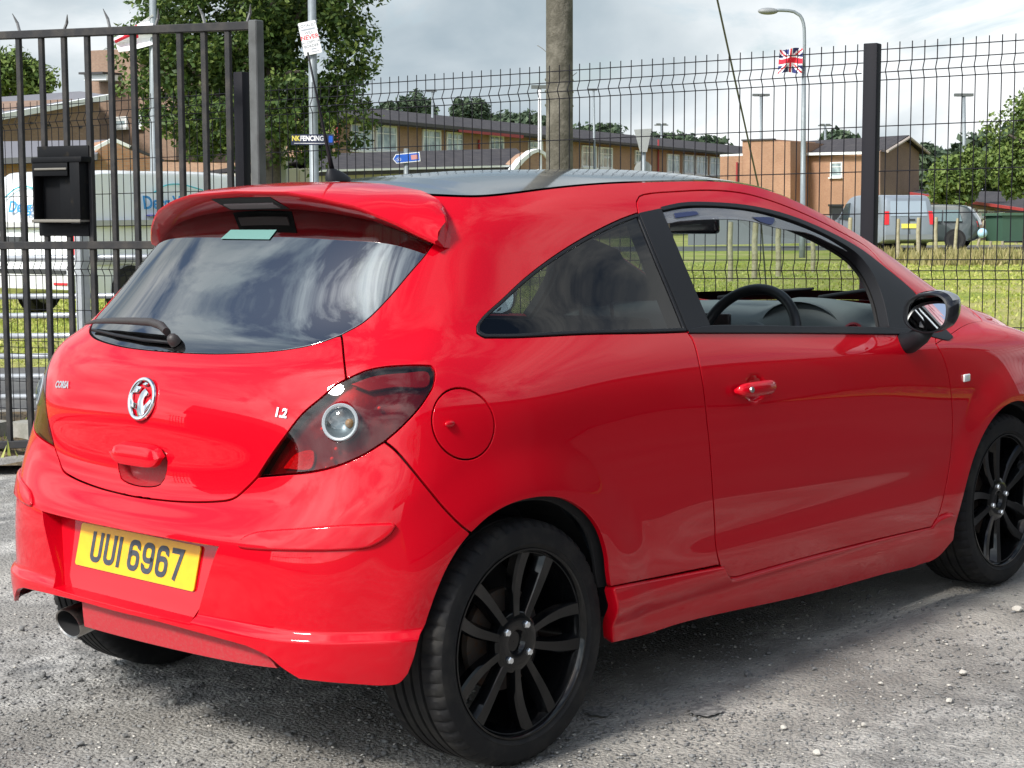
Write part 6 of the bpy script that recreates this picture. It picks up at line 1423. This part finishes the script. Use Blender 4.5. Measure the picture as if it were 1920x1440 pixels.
for px, yt, yb, lean, lab in posts:
    b = ground_at(px, yb); D = (b-CWv).dot(Wf); h_ = (W(px, yt, D)-W(px, yb, D)).z; r_ = .058*(.9+.3*rngp.rand())
    bm = bmesh.new(); add_tube(bm, [(0, 0, -.2), (.01, 0, h_*.3), (-.008, .01, h_*.65), (0, 0, h_*.97), (0, 0, h_)], [r_, r_*1.02, r_*.98, r_*.95, r_*.8], 12); o = bm_obj('wooden_post', bm, WPOST, None, auto=50); o.location = b
    o.rotation_euler = Matrix.Rotation(R(lean), 3, Wf).to_euler(); tag(o, lab, 'post', 'row of wooden posts in the field')
# ------------------------------------------------------------------ parked vehicles
VGLASS = mat('vehicle_glass', (.035, .05, .055), .06, 0, 0, .9); VTYRE = mat('far_tyre', (.02, .02, .02), .8)
def vehicle(name, label, cat, o, fw, prof, hw, paint, wheels, wr, bulge=.06, tumble=.14, wlist=(), roofz=2.0):
    """prof: side outline [(x, z)] from rear bottom over the roof to front bottom; hw half width"""
    fw = Vector(fw).normalized(); lf = Vector((-fw.y, fw.x, 0)); root = empty(name, o); tag(root, label, cat); Mx = Matrix(((fw.x, lf.x, 0, 0), (fw.y, lf.y, 0, 0), (0, 0, 1, 0), (0, 0, 0, 1)))
    P = catmull(prof, .12); zmax = max(p[1] for p in P); belt = .55*zmax
    def half(z): return hw-(tumble*max(0, (z-belt)/(zmax-belt))**1.6 if z > belt else 0)-(.05*(1-z/.45) if z < .45 else 0)
    bm = bmesh.new(); rows = []
    for f_ in (-1, -.97, -.88, -.5, 0, .5, .88, .97, 1):
        k = abs(f_); ins = 0 if k < .9 else (.035 if k < .99 else .09); cx = sum(p[0] for p in P)/len(P); cz = .5*zmax
        row = []
        for x, z in P:
            d = Vector((x-cx, z-cz)); l_ = d.length; d = d*(1-ins/max(.2, l_)); row.append(bm.verts.new((cx+d.x, f_*half(z), cz+d.y)))
        rows.append(row)
    for a, b in zip(rows, rows[1:]):
        for i in range(len(P)-1): bm.faces.new((a[i], a[i+1], b[i+1], b[i]))
        bm.faces.new((a[-1], a[0], b[0], b[-1]))
    bm.faces.new(rows[0]); bm.faces.new(rows[-1][::-1]); bm.transform(Mx); bm_obj('body', bm, paint, root, auto=35)
    for wx in wheels:
        for s in (-1, 1):
            w = empty('wheel', Mx @ Vector((wx, s*(hw-.10), wr)), 0, root); bm = bmesh.new(); add_lathe(bm, [(wr*.60, .10), (wr*.93, .11), (wr, .07), (wr, -.07), (wr*.93, -.11), (wr*.60, -.10)], (0, 0, 0), lf, 28); bm_obj('tyre', bm, VTYRE, w, auto=40); bm = bmesh.new(); add_lathe(bm, [(.001, .07), (wr*.2, .08), (wr*.5, .09), (wr*.62, .10), (wr*.62, -.10), (wr*.5, -.09), (.001, -.07)], (0, 0, 0), lf, 20); bm_obj('rim', bm, mat('far_rim', (.55, .56, .57), .35, .6), w, auto=40)
            bm = bmesh.new(); add_lathe(bm, [(.001, 0), (wr*1.14, 0), (wr*1.14, .012), (.001, .012)], Mx @ Vector((wx, s*(hw+.001-.012), wr*1.05)), lf*s, 28); bm_obj('wheel_arch', bm, DARK, root)
    def plate_(nm, pts, m_, off, par=root):
        """flat or gently curved piece laid on the side (y) or rear (x) face; pts are 3-D in vehicle axes"""
        q = [Vector(p) for p in pts]; n = (q[1]-q[0]).cross(q[2]-q[1]).normalized(); n = n if n.dot(off) > 0 else -n; bm = bmesh.new(); a = [bm.verts.new(p+off*.012) for p in q]; b = [bm.verts.new(p-off*.10) for p in q]; bm.faces.new(a); bm.faces.new(b[::-1])
        for i in range(len(q)): j = (i+1) % len(q); bm.faces.new((a[i], b[i], b[j], a[j]))
        bm.transform(Mx); return bm_obj(nm, bm, m_, par)
    return root, Mx, half, plate_
VANP = [(0.02, .38), (-.03, .45), (-.04, .60), (.0, 1.0), (.10, 1.55), (.20, 1.88), (.34, 1.96), (1.5, 2.0), (3.0, 1.99), (3.45, 1.93), (3.7, 1.78), (4.15, 1.35), (4.35, 1.18), (4.75, 1.05), (4.98, .85), (5.03, .60), (5.0, .35), (4.5, .27), (.4, .27)]
WVAN = mat('white_van_paint', (.80, .82, .84), .35, 0, .6); SVAN = mat('silver_van_paint', (.25, .285, .33), .32, .3, .5); VTRIM = mat('grey_rub_strip', (.45, .45, .46), .6); LBLUE = mat('van_lettering_blue', (.03, .25, .62), .5); TEAL = mat('van_swoosh_teal', (.05, .45, .55), .5); VDARK = mat('dark_vehicle_trim', (.03, .032, .035), .5)
# white van behind the gate: its right-hand rear corner stands nearest
vc = WG(150, 22.4); vfd = RH*.533+FH*.846; vlf = Vector((-vfd.y, vfd.x, 0)).normalized(); hw = .95
vroot, vM, vh, vp = vehicle('white_van', 'white panel van with blue lettering parked behind the barred gate', 'van', vc+vlf*hw, vfd, VANP, hw, WVAN, (.95, 4.05), .32)
def vtext(root, Mx, s, size, pos, ex, ey, m_, bold=.004):
    me = text_mesh(s, size, 'lettering', bold, .002); me.transform(Mx @ frame_mat(pos, ex, ey)); link('lettering', me, m_, root)
def ysd(z): return -vh(z)-.004
vp('rub_strip', [(.05, ysd(.78), .72), (4.8, ysd(.78), .72), (4.8, ysd(.78), .82), (.05, ysd(.78), .82)], VTRIM, Vector((0, -1, 0)))
vp('rub_strip', [(.05, ysd(1.27), 1.24), (3.3, ysd(1.27), 1.24), (3.3, ysd(1.27), 1.32), (.05, ysd(1.27), 1.32)], VTRIM, Vector((0, -1, 0)))
vp('cab_window', [(3.35, ysd(1.1), 1.12), (4.1, ysd(1.1), 1.12), (3.68, ysd(1.68), 1.68), (3.35, ysd(1.72), 1.72)], VGLASS, Vector((0, -1, 0)))
vp('windscreen', [(4.13, -.75, 1.36), (4.13, .75, 1.36), (3.74, .68, 1.76), (3.74, -.68, 1.76)], VGLASS, Vector((.8, 0, .6)))
vtext(vroot, vM, 'Derg V', .26, (1.62, ysd(1.52)-.01, 1.55), (1, 0, 0), (0, .14, 1), LBLUE, .006)
def swoosh(pts, r_=.010): 
    bm = bmesh.new(); add_tube(bm, [Vector(p) for p in catmull(pts, .06)], r_, 5); bm.transform(vM); bm_obj('swoosh', bm, TEAL, vroot)
swoosh([(1.5, ysd(1.68)-.004, 1.70), (1.75, ysd(1.8)-.004, 1.80), (2.05, ysd(1.82)-.004, 1.82), (2.5, ysd(1.72)-.004, 1.74)])
vp('line_of_print', [(1.38, ysd(1.38)-.004, 1.37), (1.95, ysd(1.38)-.004, 1.37), (1.95, ysd(1.38)-.004, 1.39), (1.38, ysd(1.38)-.004, 1.39)], mat('print_purple', (.12, .12, .45), .5), Vector((0, -1, 0)))
vtext(vroot, vM, 'Derg V', .22, (.055-.012, .10, 1.50), (0, -1, 0), (.26, 0, 1), LBLUE, .005)
swoosh([(.075, .55, 1.62), (.105, .35, 1.75), (.115, .15, 1.78), (.095, -.2, 1.70)])
vp('rear_rub_strip', [(-.035, .80, 1.22), (-.035, -.80, 1.22), (-.03, -.80, 1.30), (-.03, .80, 1.30)], VTRIM, Vector((-1, 0, 0))); vp('rear_bumper', [(-.06, .90, .40), (-.06, -.90, .40), (-.06, -.90, .60), (-.06, .90, .60)], mat('van_bumper', (.62, .63, .64), .5), Vector((-1, 0, 0)))
vp('bumper_step', [(-.065, .60, .60), (-.065, -.75, .60), (-.065, -.75, .66), (-.065, .60, .66)], VDARK, Vector((-1, 0, 0))); vp('tail_lamp', [(.0, -.93, .85), (.0, -.80, .85), (.02, -.80, 1.15), (.02, -.93, 1.15)], SRED, Vector((-1, 0, 0))); vp('tail_lamp', [(.0, .80, .85), (.0, .93, .85), (.02, .93, 1.15), (.02, .80, 1.15)], SRED, Vector((-1, 0, 0)))
vp('rear_reflector', [(-.075, -.55, .46), (-.075, -.80, .46), (-.075, -.80, .49), (-.075, -.55, .49)], SRED, Vector((-1, 0, 0))); vp('chevron_strip', [(-.065, .85, .60), (-.065, .62, .60), (-.065, .62, .68), (-.065, .85, .68)], LBLUE, Vector((-1, 0, 0)))
vp('door_gap', [(-.03, -.006, .62), (-.03, .006, .62), (.145, .006, 1.8), (.145, -.006, 1.8)], VDARK, Vector((-1, 0, 0))); vp('dark_handle', [(-.03, .15, 1.03), (-.03, .55, 1.03), (-.02, .55, 1.10), (-.02, .15, 1.10)], VDARK, Vector((-1, 0, 0)))
# silver van seen from behind
sc_ = WG(1702, 60); sfd = -RH*.19+FH*.98; shw = .96
sroot, sM, sh, spn = vehicle('silver_van', 'silver grey van with red lamps and yellow plate beyond the wooden posts', 'van', sc_, sfd, VANP, shw, SVAN, (.95, 4.05), .32)
rx_ = lambda z: np.interp(z, [.45, .6, 1.0, 1.55, 1.88], [-.03, -.04, .0, .10, .20])-.012
def rear_plate(nm, y0, y1, z0, z1, m_, k=0.0): return spn(nm, [(rx_(z0)-k, y0, z0), (rx_(z0)-k, y1, z0), (rx_(z1)-k, y1*(1-.04*(z1 > 1.3)), z1), (rx_(z1)-k, y0*(1-.04*(z1 > 1.3)), z1)], m_, Vector((-1, 0, .1)))
rear_plate('tail_lamp', .93, .78, .95, 1.42, SRED); rear_plate('tail_lamp', -.78, -.93, .95, 1.42, SRED); rear_plate('number_plate', .30, -.28, .82, .98, SYEL, .01); rear_plate('rear_window', .70, .02, 1.25, 1.78, mat('pale_reflecting_glass', (.32, .38, .46), .12, 0, .5)); rear_plate('rear_window', -.02, -.70, 1.25, 1.78, mat('pale_reflecting_glass', (.32, .38, .46), .12, 0, .5)); rear_plate('door_gap', .008, -.008, .62, 1.2, VDARK); rear_plate('rear_bumper', .92, -.92, .42, .60, mat('silver_bumper', (.22, .24, .27), .5), .03); rear_plate('door_handle', .02, -.22, 1.08, 1.15, VDARK)
spn('cab_window', [(3.35, sh(1.1)+.004, 1.12), (4.1, sh(1.1)+.004, 1.12), (3.68, sh(1.68)+.004, 1.68), (3.35, sh(1.72)+.004, 1.72)], VGLASS, Vector((0, 1, 0))); spn('door_mirror', [(4.05, sh(1.1)+.12, 1.10), (4.05, sh(1.1)+.30, 1.10), (4.05, sh(1.1)+.30, 1.32), (4.05, sh(1.1)+.12, 1.32)], VDARK, Vector((-1, 0, 0)))
# dark estate-type car beside it
SUVP = [(.05, .40), (.0, .55), (.02, .95), (.18, 1.25), (.45, 1.58), (1.0, 1.66), (2.2, 1.64), (2.6, 1.50), (3.15, 1.08), (4.1, .95), (4.40, .75), (4.42, .45), (4.2, .30), (.3, .30)]
uo = WG(1836, 64); ufd = -RH*.93+FH*.36; DKV = mat('dark_green_black_paint', (.030, .042, .042), .3, .2, .8)
uroot, uM, uh, up_ = vehicle('dark_estate_car', 'dark estate car with pale roof parked right of the silver van', 'car', uo, ufd, SUVP, .90, DKV, (.85, 3.45), .35, tumble=.20)
for x0, x1, xt0, xt1 in ((.60, 1.30, .75, 1.30), (1.36, 2.12, 1.36, 2.05), (2.18, 2.95, 2.12, 2.45)): up_('side_window', [(x0, uh(1.05)+.004, 1.05), (x1, uh(1.05)+.004, 1.05), (xt1, uh(1.48)+.004, 1.48), (xt0, uh(1.48)+.004, 1.48)], mat('bluish_glass', (.10, .15, .16), .08), Vector((0, 1, 0)))
up_('tail_lamp', [(.03, .70, .85), (.03, .86, .85), (.08, .84, 1.05), (.08, .70, 1.05)], SRED, Vector((-1, 0, 0)))
up_('pale_roof', [(.6, -.62, 1.63), (2.2, -.62, 1.655), (2.2, .62, 1.655), (.6, .62, 1.63)], mat('pale_roof', (.45, .50, .50), .3), Vector((0, 0, 1)))
# odds and ends beyond the field
gc = Bld('green_container', 'dark green waste container behind the leaning posts', 1850, 64, 1905, 62, 'container'); gc.wall([(1848, 403), (1880, 402), (1880, 452), (1848, 452)], 2, mat('container_green', (.04, .09, .06), .6), 'container_body'); gc.slab([(1846, 400), (1882, 399), (1882, 404), (1846, 405)], .1, -2, mat('container_lid', (.06, .12, .08), .6), 'container_lid')
gd = Bld('dark_trailer', 'low black trailer at the far right behind the posts', 1882, 66, 1950, 64, 'trailer'); gd.wall([(1882, 408), (1955, 404), (1955, 455), (1882, 455)], 2, mat('trailer_black', (.02, .022, .026), .6), 'trailer_body')
bm = bmesh.new(); bmesh.ops.create_uvsphere(bm, u_segments=20, v_segments=12, radius=.17, matrix=Matrix.Translation(W(1842, 437, 59))); tag(bm_obj('light_blue_ball', bm, mat('pale_blue_plastic', (.35, .55, .72), .4), None, smooth=True), 'small light blue ball beside the leaning post', 'ball')
bn_ = Bld('black_bin', 'black bin standing against the orange brick house', 1558, 80, 1584, 80, 'bin'); bn_.wall([(1560, 386), (1580, 386), (1580, 420), (1560, 420)], .7, mat('bin_black', (.02, .022, .024), .5), 'bin_body'); bn_.slab([(1558, 383), (1582, 383), (1582, 387), (1558, 387)], .06, -.75, mat('bin_black', (.02, .022, .024), .5), 'bin_lid')
# grey boundary wall far behind the field, seen through the windscreen
fb_ = Bld('boundary_wall', 'grey low wall beyond the field, seen through the windscreen', 1290, 70, 1600, 66, 'wall'); fb_.wall([(1290, 408), (1560, 404), (1560, 455), (1290, 460)], .3, mat('grey_far_wall', (.16, .17, .175), .8), 'wall')
# ------------------------------------------------------------------ what stands behind the photographer (it shows in the paint and the glass)
def cladding(name, c1, c2):
    M = bpy.data.materials.new(name); M.use_nodes = True; t = M.node_tree; L = t.links.new; b = t.nodes['Principled BSDF']; b.inputs['Roughness'].default_value = .5; tc = N(t, 'ShaderNodeTexCoord'); wv = N(t, 'ShaderNodeTexWave', inp={'Scale': 2.2, 'Distortion': 0.0}); L(tc.outputs['Object'], wv.inputs['Vector']); mx = N(t, 'ShaderNodeMix', data_type='RGBA'); mx.inputs['A'].default_value = (*c1, 1); mx.inputs['B'].default_value = (*c2, 1); L(wv.outputs['Fac'], mx.inputs['Factor']); L(mx.outputs['Result'], b.inputs['Base Color']); return M
ws = empty('workshop', (5, -10.5, gz(5, -10.5))); tag(ws, 'grey metal clad workshop behind the photographer', 'building')
bm = bmesh.new(); add_box(bm, (6, -4, 2.3), (30, 8, 4.6)); bm_obj('wall', bm, cladding('grey_cladding', (.12, .125, .13), (.112, .117, .122)), ws)
bm = bmesh.new(); add_box(bm, (6, -4, 4.75), (30.6, 8.6, .3)); bm_obj('roof', bm, SLATE, ws)
for k in range(3):
    bm = bmesh.new(); add_box(bm, (-2+8*k, .06, 1.9), (4.2, .12, 3.8)); bm_obj('roller_door', bm, cladding('roller_door_dark', (.06, .063, .066), (.055, .058, .061)), ws)
bnr = empty('sales_banner', (0, 0, 0)); tag(bnr, 'white banner listing sales and servicing on the workshop wall', 'sign')
bmx = frame_mat((-4.6, -10.35, 2.95), (-1, 0, 0), (0, 0, 1)); prism('banner_cloth', rrect(3.6, 1.9, .05, 2), -.02, 0, mat('banner_white', (.70, .70, .70), .7), bnr, bmx)
for s_, z_, sz in (('Sales', .55, .34), ('Servicing', .15, .34), ('MOT Prep', -.25, .34)): me = text_mesh(s_, sz, 'lettering', .006, .003); me.transform(bmx @ Matrix.Translation((-.3, z_, .008))); link('lettering', me, BLK, bnr)
prism('banner_band', rrect(3.4, .42, .03, 2), 0, .004, SRED, bnr, bmx @ Matrix.Translation((0, -.70, 0))); me = text_mesh('Tel: 07759 949 701', .26, 'lettering', .004, .003); me.transform(bmx @ Matrix.Translation((0, -.70, .010))); link('lettering', me, SWHITE, bnr)
hs = empty('brick_house', (-21, 13, gz(-21, 13)), R(40)); tag(hs, 'brick house with pitched roof behind the photographer to the left', 'building')
bm = bmesh.new(); add_box(bm, (0, 0, 2.0), (13, 8, 4.0)); bm_obj('wall', bm, BR1, hs)
solid('roof', [Vector((-6.8, -4.4, 3.9)), Vector((-6.8, 0, 6.4)), Vector((-6.8, 4.4, 3.9))], Vector((13.6, 0, 0)), SLATE, hs, Vector((0, 0, 0)))
rf = empty('railing_fence', (-9.5, 1.0, gz(-9.5, 1.0)), R(100)); tag(rf, 'dark railing fence behind the photographer', 'fence')
for h_ in (.15, 1.1, 1.85): bm = bmesh.new(); add_box(bm, (5, 0, h_), (16, .05, .05)); bm_obj('rail', bm, FENCE, rf)
me0 = None
for k in range(60):
    if me0 is None: bm = bmesh.new(); add_box(bm, (0, 0, 1.0), (.03, .03, 2.0)); me0 = bpy.data.meshes.new('railing'); bm.to_mesh(me0); bm.free(); me0.materials.append(FENCE)
    o = link('railing', me0, None, rf); o.location = (-3+16*k/60, 0, 0)
